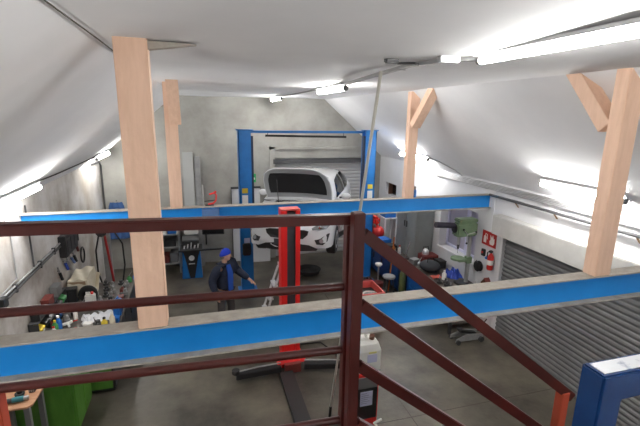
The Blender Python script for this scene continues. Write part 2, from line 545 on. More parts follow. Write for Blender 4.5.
# ------------------------------------------------------------------ fluorescent lamps
def lamp(p, q, label, nrm=(0, 0, -1), wid=0.14, off=0.064, rad=0.036):
    """housing on the ceiling from p to q, glowing tube hanging below along nrm"""
    p, q, n = V(p), V(q), V(nrm).normalized()
    t = thing('fluorescent_lamp', label, 'lamp', (p + q) / 2)
    d = (q - p).normalized()
    MB().bar(p + n * 0.012, q + n * 0.012, wid, 0.024, n).build('housing', white_paint, t, bevel=0.004)
    MB().cyl(p + d * 0.03 + n * off, q - d * 0.03 + n * off, rad, seg=14).build('tube', tube_glow, t, smooth=True)
    for a, b in ((p, p + d * 0.03), (q - d * 0.03, q)):
        MB().cyl(a + n * off, b + n * off, rad + 0.003, seg=14).build('end_cap', grey_plastic, t, smooth=True)
    return t
lamp((1.97, 1.18, ZC - 0.004), (1.97, 2.74, ZC - 0.004), 'long bright fluorescent lamp on the flat ceiling at top right, nearest lamp', off=0.050, rad=0.026)
lamp((1.97, -1.9, ZC - 0.02), (1.97, -0.4, ZC - 0.02), 'fluorescent lamp on the ceiling behind the viewer')
lamp((2.02, 5.75, ZC - 0.02), (2.02, 7.15, ZC - 0.02), 'bright fluorescent lamp in the middle of the ceiling above the lifted car')
lamp((2.03, 10.6, ZC - 0.02), (2.03, 12.0, ZC - 0.02), 'small distant fluorescent lamp on the ceiling against the back wall')
SRn = V((-(ZC - ZL), 0, -(XR - CR))).normalized()
SLn = V(((ZC - ZL), 0, -(CL - XL))).normalized()
def on_r(x, y): return V((x, y, ZC - (x - CR) * (ZC - ZL) / (XR - CR))) + SRn * 0.02
def on_l(x, y): return V((x, y, ZC - (CL - x) * (ZC - ZL) / (CL - XL))) + SLn * 0.02
lamp(on_r(5.36, 4.0), on_r(5.36, 5.45), 'bright fluorescent lamp low on the right roof slope above the roller door', SRn)
lamp(on_r(5.36, -1.0), on_r(5.36, 0.45), 'added unseen fluorescent lamp on the right roof slope behind the viewer', SRn)  # unseen lamp added to raise the ambient light
lamp(on_l(-2.37, 0.3), on_l(-2.37, 1.8), 'added unseen fluorescent lamp on the left roof slope beside the viewer', SLn)  # also added out of view, to light the ceiling more evenly
lamp(on_r(5.34, 8.95), on_r(5.34, 10.4), 'fluorescent lamp on the right roof slope half behind the far peach post', SRn)
lamp(on_l(-2.37, 5.5), on_l(-2.37, 7.08), 'long fluorescent lamp low on the left roof slope at the picture edge', SLn)
lamp(on_l(-2.33, 10.7), on_l(-2.33, 12.1), 'short-looking fluorescent lamp far along the left roof slope', SLn)

# ------------------------------------------------------------------ two-post lift holding the car
GZ = 1.62                                  # height of the car's tyre-contact plane while lifted
CX, CY, CA = 1.63, 7.92, R(-26)            # middle of the front bumper, heading
lf = thing('two_post_lift', 'blue two-post car lift with a thin overhead beam, holding up the white car', 'car lift', (2.67, 10.23, 0))
def column(x0, sgn):
    xi = x0 + sgn * 0.30
    mb = MB().box((x0, 10.09, 0.02), (x0 + sgn * 0.02, 10.37, 4.08)).box((x0, 10.09, 0.02), (xi, 10.11, 4.08)).box((x0, 10.35, 0.02), (xi, 10.37, 4.08))
    mb.box((xi - sgn * 0.02, 10.11, 0.02), (xi, 10.16, 4.08)).box((xi - sgn * 0.02, 10.30, 0.02), (xi, 10.35, 4.08))
    mb.build('column', lift_blue, lf)
    MB().box((x0 - sgn * 0.08, 10.0, 0), (xi + sgn * 0.1, 10.46, 0.02)).build('base_plate', lift_blue, lf)
    MB().box((x0 + sgn * 0.03, 10.14, 0.03), (xi - sgn * 0.025, 10.32, 1.55)).build('dust_cover', black_rubber, lf)
    MB().box((x0 + sgn * 0.04, 10.12, 1.56), (xi + sgn * 0.06, 10.34, 1.80)).build('carriage', black_metal, lf, bevel=0.006)
    MB().box((xi + sgn * 0.001, 10.11, 1.9), (xi + sgn * 0.055, 10.2, 3.95)).build('cable_duct', mat('duct_navy', (0.012, 0.022, 0.06), 0.5), lf)
    MB().box((x0 + sgn * 0.06, 10.082, 2.58), (x0 + sgn * 0.20, 10.0895, 2.70)).build('sticker', yellow, lf, label='yellow warning sticker')
    MB().box((x0 + sgn * 0.06, 10.082, 2.28), (x0 + sgn * 0.20, 10.0895, 2.53)).build('sticker', sign_white, lf, label='white instruction sticker')
    MB().box((x0 + sgn * 0.08, 10.082, 1.30), (x0 + sgn * 0.22, 10.0895, 1.44)).build('sticker', label_lilac, lf, label='pale sticker lower on the column')
column(0.90, 1)
column(4.43, -1)
MB().box((0.86, 10.12, 4.08), (1.26, 10.34, 4.10)).build('top_plate', lift_blue, lf)
MB().box((4.09, 10.12, 4.08), (4.49, 10.34, 4.10)).build('top_plate', lift_blue, lf)
MB().box((1.20, 10.20, 4.015), (4.15, 10.27, 4.075)).build('overhead_beam', lift_blue, lf)
ob = MB().bar((1.56, 10.18, 3.955), (3.62, 10.18, 3.925), 0.05, 0.05).build('sensor_bar', black_rubber, lf)
for hx in (1.62, 3.56):
    MB().cyl((hx, 10.19, 3.94), (hx, 10.22, 4.03), 0.008).build('hanger', dark_grey, lf)
MB().box((0.93, 9.96, 1.02), (1.13, 10.08, 1.32)).build('power_unit', black_metal, lf, bevel=0.02)
ca_, sa_ = cos(CA), sin(CA)
def car_pt(x, y, z):
    return V((CX + x * ca_ - y * sa_, CY + x * sa_ + y * ca_, GZ + z))
for lx, ly, xc in ((-0.72, 1.42, 1.24), (-0.72, 2.85, 1.24), (0.72, 1.42, 4.08), (0.72, 2.85, 4.08)):
    pad = car_pt(lx, ly, 0.10)
    yc = 10.15 if ly < 2 else 10.31
    MB().bar((xc, yc, 1.66), (pad.x, pad.y, 1.66), 0.10, 0.06).cyl((pad.x, pad.y, 1.62), (pad.x, pad.y, GZ + 0.155), 0.06).build('swing_arm', black_metal, lf)

# ------------------------------------------------------------------ white hatchback on the lift, bonnet open
car = thing('hatchback_car', 'white hatchback raised on the blue lift with its bonnet open, facing the viewer', 'car', (CX, CY, GZ), CA)
def interp(tab, y):
    if y <= tab[0][0]:
        return tab[0][1:]
    for a, b in zip(tab, tab[1:]):
        if y <= b[0]:
            t = (y - a[0]) / (b[0] - a[0])
            return tuple(p + (q - p) * t for p, q in zip(a[1:], b[1:]))
    return tab[-1][1:]
#        y     w     zb    zs    ws    zt
BT = [(-0.05, 0.34, 0.24, 0.60, 0.34, 0.63), (0.0, 0.62, 0.20, 0.66, 0.58, 0.69), (0.08, 0.78, 0.18, 0.72, 0.73, 0.76), (0.25, 0.87, 0.17, 0.79, 0.81, 0.84),
      (0.60, 0.905, 0.17, 0.87, 0.83, 0.93), (1.15, 0.91, 0.17, 0.95, 0.84, 1.00), (1.9, 0.91, 0.17, 0.97, 0.86, 1.0), (3.2, 0.91, 0.18, 1.0, 0.85, 1.02),
      (3.9, 0.89, 0.2, 1.02, 0.81, 1.04), (4.22, 0.82, 0.28, 0.98, 0.75, 1.02), (4.33, 0.70, 0.40, 0.90, 0.66, 0.94)]
def body():
    mb = MB()
    ys = [-0.05, 0.0, 0.08, 0.25, 0.42, 0.6, 0.75, 0.9, 1.05, 1.15, 1.5, 1.9, 2.5, 3.2, 3.35, 3.5, 3.65, 3.8, 3.9, 4.1, 4.22, 4.33]
    rings = []
    for y in ys:
        w, zb, zs, ws, zt = interp(BT, y)
        zb2 = zb
        arch = 0
        for yc in (0.88, 3.53):
            d = abs(y - yc)
            if d < 0.36:
                arch = max(arch, math.sqrt(0.36 ** 2 - d * d) + 0.32)
        zlow = max(zb, arch)
        half = [(0.0, zb), (0.60 * w, zb), (0.66 * w, max(zb, arch - 0.02)), (w * 0.985, max(zb + 0.05, zlow)), (w, max(zb + (zs - zb) * 0.5, zlow + 0.02)), (ws + 0.02, zs - 0.06),
                (ws - 0.03, zs), (ws * 0.6, zt - 0.008), (0.0, zt)]
        ring = [mb.b.verts.new((x, y, z)) for x, z in half] + [mb.b.verts.new((-x, y, z)) for x, z in half[-2:0:-1]]
        rings.append(ring)
    n = len(rings[0])
    for i, (A, B) in enumerate(zip(rings, rings[1:])):
        for k in range(n):
            if 0.2 < ys[i] < 1.1 and 7 <= k <= 8:      # open bonnet: the engine bay has no lid
                continue
            if 0.2 < ys[i] < 1.1 and k in (6, 9):
                pass
            mb.b.faces.new((A[k], A[(k + 1) % n], B[(k + 1) % n], B[k]))
    mb.b.faces.new(rings[0])
    mb.b.faces.new(rings[-1][::-1])
    return mb
body().build('body', white_gloss, car, smooth=True, local=True)
# cabin
def cab_sec(y):
    t = [(1.02, 0.80, 1.00, 0.80), (1.95, 0.83, 1.41, 0.60), (2.3, 0.84, 1.46, 0.60), (2.7, 0.84, 1.47, 0.60), (3.3, 0.83, 1.44, 0.58), (3.75, 0.81, 1.37, 0.55), (4.25, 0.74, 1.02, 0.72)]
    return interp(t, y)
def cabin():
    mb = MB()
    ys = [1.02, 1.3, 1.6, 1.95, 2.1, 2.3, 2.7, 3.0, 3.3, 3.55, 3.75, 4.0, 4.25]
    rings = []
    for y in ys:
        bw, rz, rw = cab_sec(y)
        h = [(bw, 0.95), (bw * 0.55 + rw * 0.45, 0.97 + (rz - 0.97) * 0.55), (rw + 0.015, rz - 0.05), (rw - 0.08, rz - 0.006), (rw * 0.5, rz + 0.012), (0, rz + 0.018)]
        rings.append([mb.b.verts.new((x, y, z)) for x, z in h] + [mb.b.verts.new((-x, y, z)) for x, z in h[-2::-1]])
    for A, B in zip(rings, rings[1:]):
        for k in range(len(A) - 1):
            mb.b.faces.new((A[k], A[k + 1], B[k + 1], B[k]))
    mb.b.faces.new(rings[0])
    mb.b.faces.new(rings[-1][::-1])
    return mb
cabin().build('cabin', white_gloss, car, smooth=True, local=True)
def side_x(y, z):
    bw, rz, rw = cab_sec(y)
    pts = [(0.95, bw), (0.97 + (rz - 0.97) * 0.55, bw * 0.55 + rw * 0.45), (rz - 0.05, rw + 0.015)]
    return interp([(a, b) for a, b in pts], z)[0]
def side_window(tab, sgn):
    """tab = [(y, lower z, upper z)]; the pane follows the cabin side"""
    def f(u, v):
        y = tab[0][0] + (tab[-1][0] - tab[0][0]) * u
        lo_, hi_ = interp(tab, y)
        z = lo_ + (hi_ - lo_) * v
        return (sgn * (side_x(y, z) + 0.010), y, z)
    return MB().grid(f, 16, 8)
for sgn in (1, -1):
    side_window([(1.42, 1.02, 1.04), (1.98, 1.02, 1.335), (2.35, 1.02, 1.395), (2.62, 1.02, 1.41)], sgn).build('side_window', glass_dark, car, local=True, smooth=True, solid=0.004)
    side_window([(2.72, 1.02, 1.41), (3.25, 1.025, 1.385), (3.55, 1.04, 1.33), (3.75, 1.10, 1.22)], sgn).build('side_window', glass_dark, car, local=True, smooth=True, solid=0.004)
def ws(u, v):
    y = 1.12 + 0.78 * v
    bw, rz, rw = cab_sec(y)
    wv = (rw - 0.08) * (0.97)
    return ((u * 2 - 1) * wv, y - 0.004, rz + 0.014 + 0.018 * (1 - abs(u * 2 - 1)))
MB().grid(ws, 10, 6).build('windscreen', glass_dark, car, local=True, smooth=True, solid=0.004)
def front_y(x):
    return interp([(0, -0.05), (0.34, -0.05), (0.62, 0.0), (0.78, 0.08), (0.87, 0.25), (0.905, 0.6)], abs(x))[0]
def front_panel(poly, mname, material, depth=0.03, out=0.012, dz=0.0):
    """panel given by its (x, z) outline, bent round the nose of the car"""
    mb = MB()
    xs = [p[0] for p in poly]
    a = [mb.b.verts.new((x, front_y(x) - out, z)) for x, z in poly]
    b2 = [mb.b.verts.new((x, front_y(x) + depth, z)) for x, z in poly]
    n = len(poly)
    for i in range(n):
        mb.b.faces.new((a[i], b2[i], b2[(i + 1) % n], a[(i + 1) % n]))
    fa = mb.b.faces.new(a)
    fb = mb.b.faces.new(b2[::-1])
    return mb.build(mname, material, car, local=True)
front_panel([(-0.44, 0.60), (-0.36, 0.62), (0.0, 0.625), (0.36, 0.62), (0.44, 0.60), (0.42, 0.52), (0.33, 0.44), (0.0, 0.425), (-0.33, 0.44), (-0.42, 0.52)], 'grille', black_metal)
front_panel([(-0.62, 0.235), (-0.45, 0.31), (-0.2, 0.34), (0.2, 0.34), (0.45, 0.31), (0.62, 0.235), (0.60, 0.20), (0.3, 0.185), (-0.3, 0.185), (-0.60, 0.20)], 'lower_intake', black_metal, out=0.016)
pl = front_panel([(-0.26, 0.30), (0.26, 0.30), (0.26, 0.415), (-0.26, 0.415)], 'number_plate', mat('plate_dark', (0.05, 0.05, 0.06), 0.4), out=0.028)
for sgn in (1, -1):
    q = [(0.56, 0.42), (0.66, 0.44), (0.80, 0.53), (0.835, 0.52), (0.80, 0.38), (0.72, 0.31), (0.60, 0.33)]
    fg = front_panel([(sgn * x, z) for x, z in q], 'fog_lamp_pocket', black_metal, out=0.014)
    yf = front_y(0.69)
    o = MB().cyl((sgn * 0.69, yf - 0.03, 0.395), (sgn * 0.69, yf, 0.395), 0.042).build('fog_lamp', lens, fg, local=True, smooth=True)
    q = [(0.50, 0.66), (0.62, 0.735), (0.78, 0.78), (0.86, 0.80), (0.845, 0.70), (0.78, 0.64), (0.62, 0.61), (0.52, 0.62)]
    hl = front_panel([(sgn * x, z) for x, z in q], 'headlight', lens, out=0.012)
    MB().ball((sgn * 0.66, front_y(0.66) - 0.012, 0.68), (0.05, 0.02, 0.04)).build('lamp_bulb', chrome, hl, local=True, smooth=True)
    mir = MB().ball((sgn * 0.99, 1.55, 1.04), (0.11, 0.06, 0.075)).build('mirror', white_gloss, car, local=True, smooth=True)
    MB().bar((sgn * 0.84, 1.55, 1.0), (sgn * 0.93, 1.55, 1.02), 0.03, 0.03).build('mirror_arm', black_metal, mir, local=True)
    for yc in (0.88, 3.53):
        wh = MB().lathe([(0.16, -0.10), (0.29, -0.10), (0.318, -0.075), (0.318, 0.075), (0.29, 0.10), (0.16, 0.10)], (sgn * 0.79, yc, 0.20), 28, 'X').build('wheel', black_rubber, car, local=True, smooth=True)
        hub = MB().lathe([(0.20, sgn * 0.0), (0.205, sgn * 0.098), (0.17, sgn * 0.108), (0.05, sgn * 0.085), (0.03, sgn * 0.1)] if sgn > 0 else [(0.03, -0.1), (0.05, -0.085), (0.17, -0.108), (0.205, -0.098), (0.20, 0)],
                         (sgn * 0.79, yc, 0.20), 24, 'X').build('wheel_rim', galv, wh, local=True, smooth=True)
# engine bay
MB().box((-0.62, 0.27, 0.45), (0.62, 1.06, 0.58)).build('engine_bay', black_metal, car, local=True)
eb = MB().obox((-0.05, 0.62, 0.70), (0.62, 0.42, 0.20)).build('engine_cover', dark_grey, car, local=True, bevel=0.03)
MB().obox((0.42, 0.72, 0.72), (0.24, 0.20, 0.22)).build('battery', black_metal, car, local=True, bevel=0.01)
MB().obox((-0.50, 0.85, 0.74), (0.16, 0.14, 0.14)).build('fluid_tank', yellow, car, local=True, bevel=0.02, label='yellow cap and tank')
MB().obox((-0.56, 0.60, 0.76), (0.10, 0.10, 0.10)).build('air_box', red_plastic, car, local=True, bevel=0.02)
MB().grid(lambda u, v: ((u * 2 - 1) * 0.74, 1.06 + 0.10 * v, 0.96 + 0.06 * v), 8, 2).build('cowl_panel', grey_metal, car, local=True, solid=0.01)
# bonnet swung up on its rear hinge
HA = R(48)
def hood_pt(x, s, off=0.0):
    """s runs 0 at the hinge to 1 at the leading edge"""
    L = 0.96
    crown = 0.05 * (1 - (x / 0.8) ** 2) + 0.05 * sin(pi * s * 0.9)
    d = V((0, -cos(HA), sin(HA)))
    nrm = V((0, sin(HA), cos(HA)))
    return V((x, 1.10, 1.02)) + d * (s * L) + nrm * (crown + off)
def hood_half(s):
    return interp([(0, 0.74), (0.3, 0.755), (0.6, 0.73), (0.8, 0.665), (0.92, 0.56), (1.0, 0.40)], s)[0]
def hood(u, v):
    return hood_pt((u * 2 - 1) * hood_half(v), v)
hd = MB().grid(hood, 16, 14).build('bonnet', white_gloss, car, local=True, smooth=True, solid=0.02)
def liner(u, v):
    s_ = 0.17 + 0.66 * v
    return hood_pt((u * 2 - 1) * (hood_half(s_) - 0.115 - 0.03 * sin(pi * 4 * u) ** 2 * 0), s_, -0.034)
MB().grid(liner, 14, 10).build('bonnet_liner', black_rubber, hd, local=True, solid=0.008, label='black insulation under the bonnet')
rim = mat('bonnet_inner', (0.40, 0.41, 0.42), 0.45, metal=0.2)
def rimf(u, v):
    s_ = 0.02 + 0.95 * v
    return hood_pt((u * 2 - 1) * (hood_half(s_) - 0.02), s_, -0.024)
MB().grid(rimf, 16, 12).build('bonnet_inner_panel', rim, hd, local=True, smooth=True, solid=0.004, label='grey inner panel of the bonnet')
MB().cyl((-0.30, 0.55, 0.60), hood_pt(-0.42, 0.62, -0.05), 0.008).build('prop_rod', black_metal, car, local=True)
MB().bar((0.05, 0.98, 0.95), (0.02, 0.80, 0.99), 0.09, 0.03).build('strut_cover', white_gloss, car, local=True)

# ------------------------------------------------------------------ red single-post lift in the middle of the floor
rl = thing('single_post_lift', 'red upright lift column with a dark channel and black floor arms, mid-floor', 'lift', (1.41, 6.62, 0))
x0, x1, ya, yb = 1.245, 1.575, 6.57, 6.80
MB().box((x0, ya, 0.02), (x0 + 0.105, yb, 2.92)).build('column_side', lift_red, rl, bevel=0.006)
MB().box((x1 - 0.075, ya, 0.02), (x1, yb, 2.92)).build('column_side', lift_red, rl, bevel=0.006)
MB().box((x0 + 0.105, yb - 0.05, 0.02), (x1 - 0.075, yb, 2.92)).build('column_back', lift_red, rl)
MB().box((x0 + 0.106, ya + 0.05, 0.80), (x1 - 0.076, yb - 0.06, 2.88)).build('channel_cover', mat('channel_grey', (0.05, 0.052, 0.06), 0.4), rl, label='dark grey centre channel')
MB().box((x0, ya, 2.921), (x1, yb, 2.945)).build('top_plate', mat('faded_lit_red', (0.62, 0.10, 0.085), 0.5), rl, bevel=0.004)  # pinker than the column: light on the top is put into the colour
MB().box((x0 + 0.106, ya + 0.02, 0.05), (x1 - 0.076, yb - 0.06, 0.79)).build('carriage', lift_red, rl)
MB().prism([(x0 - 0.10, ya - 0.11, 0.16), (x1 + 0.10, ya - 0.11, 0.16), (x1 + 0.02, ya - 0.02, 0.34), (x0 - 0.02, ya - 0.02, 0.34)], (0, 0.10, 0)).build('carriage_plate', lift_red, rl, bevel=0.008)
MB().box((x0 + 0.02, ya - 0.20, 0.03), (x1 - 0.02, ya - 0.115, 0.20)).build('arm_bracket', dark_red, rl, bevel=0.008)
for pts in (((1.20, 6.44, 0.12), (0.42, 6.40, 0.12)), ((1.62, 6.42, 0.12), (2.45, 6.24, 0.12))):
    arm = MB().bar(pts[0], pts[1], 0.12, 0.10).build('floor_arm', black_metal, rl, bevel=0.008)
    e = V(pts[1])
    MB().cyl(e + V((0, 0, 0.05)), e + V((0, 0, 0.115)), 0.065).build('arm_pad', black_rubber, arm, smooth=True)
    MB().tube([V(pts[0]) + V((0, 0.0, 0.10)), (V(pts[0]) + V(pts[1])) / 2 + V((0, 0, 0.10)), e + V((0, 0, 0.075))], 0.012).build('arm_cable', grey_metal, arm)
MB().box((1.16, 4.6, 0.0), (1.40, 6.36, 0.10)).build('front_leg', black_metal, rl, bevel=0.01)
MB().tube([(1.62, 6.75, 0.02), (1.75, 7.28, 0.02), (2.16, 7.25, 0.02), (2.34, 6.8, 0.02), (2.30, 6.60, 0.02)], 0.014).build('hose', black_rubber, rl)

# ------------------------------------------------------------------ person
def skinned(name, joints, edges, material, parent, sub=2, extra=None):
    me = bpy.data.meshes.new(name)
    names = list(joints)
    me.from_pydata([joints[k][0] for k in names], [(names.index(a), names.index(b)) for a, b in edges], [])
    o = bpy.data.objects.new(name, me)
    C.objects.link(o)
    md = o.modifiers.new('skin', 'SKIN')
    md.use_smooth_shade = True
    for i, k in enumerate(names):
        r = joints[k][1]
        me.skin_vertices[0].data[i].radius = (r, r) if not hasattr(r, '__len__') else r
    me.skin_vertices[0].data[0].use_root = True
    if sub:
        ms = o.modifiers.new('sub', 'SUBSURF')
        ms.levels = ms.render_levels = sub
    dg = bpy.context.evaluated_depsgraph_get()
    dg.update()
    ev = o.evaluated_get(dg)
    m2 = bpy.data.meshes.new_from_object(ev)
    bpy.data.objects.remove(o)
    bm = bmesh.new()
    bm.from_mesh(m2)
    if extra:
        mb = MB()
        extra(mb)
        tmp = bpy.data.meshes.new('tmp')
        mb.done(0, True)
        mb.b.to_mesh(tmp)
        bm.from_mesh(tmp)
    for f in bm.faces:
        f.smooth = True
    bm.to_mesh(m2)
    m2.materials.clear()
    m2.materials.append(material)
    m2.name = name
    ob = bpy.data.objects.new(name, m2)
    C.objects.link(ob)
    ob.parent = parent
    MW[ob.name] = MW[parent.name]
    return ob

# local frame of the figure: +x is where the chest faces, +y is his left
man = thing('person', 'man in navy jacket and blue knit cap pointing to the right with one arm', 'person', (0.38, 8.28, 0), R(-48))
J = dict(pelvis=((0, 0, .93), .115), belly=((0.0, 0, 1.10), .08), chest=((0.0, 0, 1.30), (.075, .075)), neckb=((0.0, 0, 1.46), .065), neck=((0.02, 0, 1.53), .055), skull=((0.035, 0, 1.60), .055),
         ls=((0, .185, 1.41), .04), le=((.14, .33, 1.21), .036), lw=((.33, .39, 1.08), .032), lp=((.38, .405, 1.045), .034),
         rs=((0, -.185, 1.41), .04), re=((-.07, -.29, 1.15), .036), rw=((.05, -.30, .93), .032), rp=((.075, -.295, .87), .034),
         lh=((0, .10, .88), .088), lk=((.06, .12, .49), .062), la=((-.04, .13, .09), .04), lt=((.12, .14, .035), .035),
         rh=((0, -.10, .88), .088), rk=((.02, -.13, .49), .062), ra=((-.03, -.15, .09), .04), rtoe=((.13, -.17, .035), .035))
def fingers(J, E, side, wrist_palm, base, d, spread, down):
    base, d, spread, down = V(base), V(d).normalized(), V(spread).normalized(), V(down).normalized()
    for i, L in enumerate((.075, .085, .08, .062)):
        a = base + spread * (0.026 - i * 0.0175) + d * 0.03
        b2 = a + d * L * 0.55 + down * 0.008
        c2 = b2 + d * L * 0.35 + down * 0.022
        n = side + 'f%d' % i
        J[n + 'a'] = (a, .0095); J[n + 'b'] = (b2, .0088); J[n + 'c'] = (c2, .0075)
        E += [(wrist_palm, n + 'a'), (n + 'a', n + 'b'), (n + 'b', n + 'c')]
    t0 = base + spread * 0.034 - d * 0.015
    t1 = t0 + spread * 0.022 + d * 0.03 + down * 0.01
    t2 = t1 + d * 0.03 + down * 0.008
    J[side + 't0'] = (t0, .011); J[side + 't1'] = (t1, .010); J[side + 't2'] = (t2, .008)
    E += [(wrist_palm, side + 't0'), (side + 't0', side + 't1'), (side + 't1', side + 't2')]
E_ = [('pelvis', 'belly'), ('belly', 'chest'), ('chest', 'neckb'), ('neckb', 'neck'), ('neck', 'skull'), ('chest', 'ls'), ('ls', 'le'), ('le', 'lw'), ('lw', 'lp'),
      ('chest', 'rs'), ('rs', 're'), ('re', 'rw'), ('rw', 'rp'), ('pelvis', 'lh'), ('lh', 'lk'), ('lk', 'la'), ('la', 'lt'), ('pelvis', 'rh'), ('rh', 'rk'), ('rk', 'ra'), ('ra', 'rtoe')]
fingers(J, E_, 'l', 'lp', (.39, .408, 1.04), (.84, .2, -.5), (0.25, -1, 0.1), (-.2, 0, -1))
fingers(J, E_, 'r', 'rp', (.085, -.295, .86), (.35, .02, -.93), (1, 0.1, .3), (-.4, .6, -.4))
HC = V((.035, 0.015, 1.655))
HR = Matrix.Rotation(R(45), 3, 'Z')
def head(mb):
    n0 = len(mb.b.verts)
    mb.ball(HC, (.098, .078, .118), 24)
    mb.ball(HC + V((.045, 0, -.062)), (.05, .052, .05), 16)           # jaw
    mb.ball(HC + V((.102, 0, -.018)), (.022, .014, .026), 12)         # nose
    mb.ball(HC + V((.094, 0, -.062)), (.010, .026, .008), 10)         # lips
    for s_ in (1, -1):
        mb.ball(HC + V((-.005, s_ * .078, -.012)), (.020, .010, .032), 10)   # ear
        mb.ball(HC + V((.084, s_ * .032, .010)), (.014, .014, .010), 10)     # eyelid
        mb.ball(HC + V((.083, s_ * .034, .026)), (.014, .024, .008), 10)     # brow
    bmesh.ops.transform(mb.b, matrix=Matrix.Translation(HC) @ HR.to_4x4() @ Matrix.Translation(-HC), verts=mb.b.verts)
bd = skinned('body', J, E_, skin, man, 2, head)
JK = dict(lm=((-0.005, .10, 1.36), .16), rm=((-0.005, -.10, 1.36), .16), lu=((.06, .26, 1.31), .10), ru=((-.035, -.245, 1.28), .10), belly=((0.0, 0, 1.08), (.19, .19)), waist=((0, 0, .88), (.20, .20)), chest=((-0.01, 0, 1.29), (.20, .20)), col=((-0.01, 0, 1.45), .12), col2=((0.0, 0, 1.53), .085),
          ls=((0, .19, 1.40), .11), le=((.135, .325, 1.21), .09), lw=((.325, .388, 1.09), .064),
          rs=((0, -.19, 1.40), .11), re=((-.07, -.29, 1.15), .09), rw=((.042, -.30, .95), .064))
EJ = [('belly', 'waist'), ('belly', 'chest'), ('chest', 'col'), ('col', 'col2'), ('chest', 'lm'), ('lm', 'ls'), ('ls', 'lu'), ('lu', 'le'), ('le', 'lw'), ('chest', 'rm'), ('rm', 'rs'), ('rs', 'ru'), ('ru', 're'), ('re', 'rw')]
jk = skinned('jacket', JK, EJ, navy, man, 2)
def shirt_front(u, v):
    z = 0.94 + 0.54 * v
    w_ = 0.075 * (1 - 0.35 * abs(v - .45))
    x = interp([(0.90, .178), (1.05, .178), (1.29, .178), (1.40, .145), (1.50, .100)], z)[0]
    yy = (u * 2 - 1) * w_
    return V((x + 0.014 - 2.2 * yy * yy, yy, z))
MB().grid(shirt_front, 6, 10).build('shirt', blue_cloth, man, local=True, smooth=True, solid=0.02, label='bright blue shirt front')
TR = dict(pelvis=((0, 0, .92), .13), lh=((0, .10, .84), .105), lk=((.06, .12, .49), .083), la=((-.035, .13, .10), .068),
          rh=((0, -.10, .84), .105), rk=((.02, -.13, .49), .083), ra=((-.025, -.15, .10), .068))
skinned('trousers', TR, [('pelvis', 'lh'), ('lh', 'lk'), ('lk', 'la'), ('pelvis', 'rh'), ('rh', 'rk'), ('rk', 'ra')], trouser, man, 2)
for y_, x_ in ((.137, .04), (-.16, .05)):
    MB().ball((x_, y_, .05), (.145, .052, .05), 16).build('shoe', black_rubber, man, local=True, smooth=True)
def cap(u, v):
    t, p = u * 2 * pi, v * pi / 2
    fold = 0.006 if v < 0.28 else 0
    r_ = 1.0
    return HC + HR @ V((-.004 + (.110 + fold) * cos(t) * cos(p), (.094 + fold) * sin(t) * cos(p), .022 + .128 * sin(p) - 0.030 * cos(t + pi) * cos(p)))
MB().grid(cap, 28, 10).build('knit_cap', beanie_blue, man, local=True, smooth=True, solid=0.008)
MB().ball(HC + HR @ V((-.05, 0, -.02)), (.058, .082, .055), 16, (0, 0, R(45))).build('hair', hair_m, man, local=True, smooth=True)
MB().obox((.075, .275, 1.345), (.012, .05, .02), (0, .4, .3)).build('sleeve_mark', sign_white, man, local=True, label='small white mark on the sleeve')

# ------------------------------------------------------------------ around the lifts
# long pale pole leaning from the floor to the ceiling conduit
pp = thing('leaning_pole', 'long thin pale pole leaning from the floor to the ceiling, passing behind the newel post', 'pole', (1.72, 5.12, 0))
MB().cyl((1.715, 5.15, 0.22), (1.60, 3.62, 4.86), 0.016, seg=10).build('shaft', pole_m, pp, smooth=True)
MB().cyl((1.722, 5.20, 0.0), (1.716, 5.153, 0.215), 0.022, 0.019, seg=10).build('dark_tip', black_rubber, pp, smooth=True)
# step ladder
ld = thing('step_ladder', 'aluminium folding step ladder standing left of the red lift column', 'ladder', (1.22, 8.0, 0))
for y in (7.72, 8.10):
    MB().bar((0.98, y, 0.0), (1.46, y + (0.04 if y < 8 else -0.04), 1.42), 0.022, 0.04, (1, 0, 0)).build('front_rail', alu, ld)
    MB().bar((1.66, y + 0.02, 0.0), (1.50, y + (0.05 if y < 8 else -0.03), 1.38), 0.02, 0.026, (1, 0, 0)).build('rear_leg', alu, ld)
for k in range(1, 5):
    t = k / 5.2
    MB().box((0.98 + 0.48 * t - 0.05, 7.745, 1.42 * t - 0.012), (0.98 + 0.48 * t + 0.05, 8.085, 1.42 * t + 0.012)).build('step', alu, ld)
MB().tube([(1.47, 7.76, 1.42), (1.46, 7.77, 1.50), (1.46, 8.05, 1.50), (1.47, 8.06, 1.42)], 0.014).build('top_handle', alu, ld, smooth=True)
MB().bar((1.64, 7.75, 0.3), (1.64, 8.1, 0.3), 0.03, 0.02).build('rear_brace', alu, ld)
# black drip tray under the car
dt = thing('drip_tray', 'flat black oval drip tray on the floor beneath the white car', 'tray', (2.88, 11.0, 0))
MB().lathe([(0.26, 0.0), (0.30, 0.01), (0.34, 0.11), (0.36, 0.12), (0.36, 0.13), (0.33, 0.13), (0.28, 0.03), (0.0, 0.025)], (2.88, 11.0, 0), 24).build('tray_body', black_rubber, dt, smooth=True)
MB().tube([(2.56, 10.85, 0.12), (2.48, 10.95, 0.16), (2.52, 11.08, 0.12)], 0.012).build('grip', black_rubber, dt)
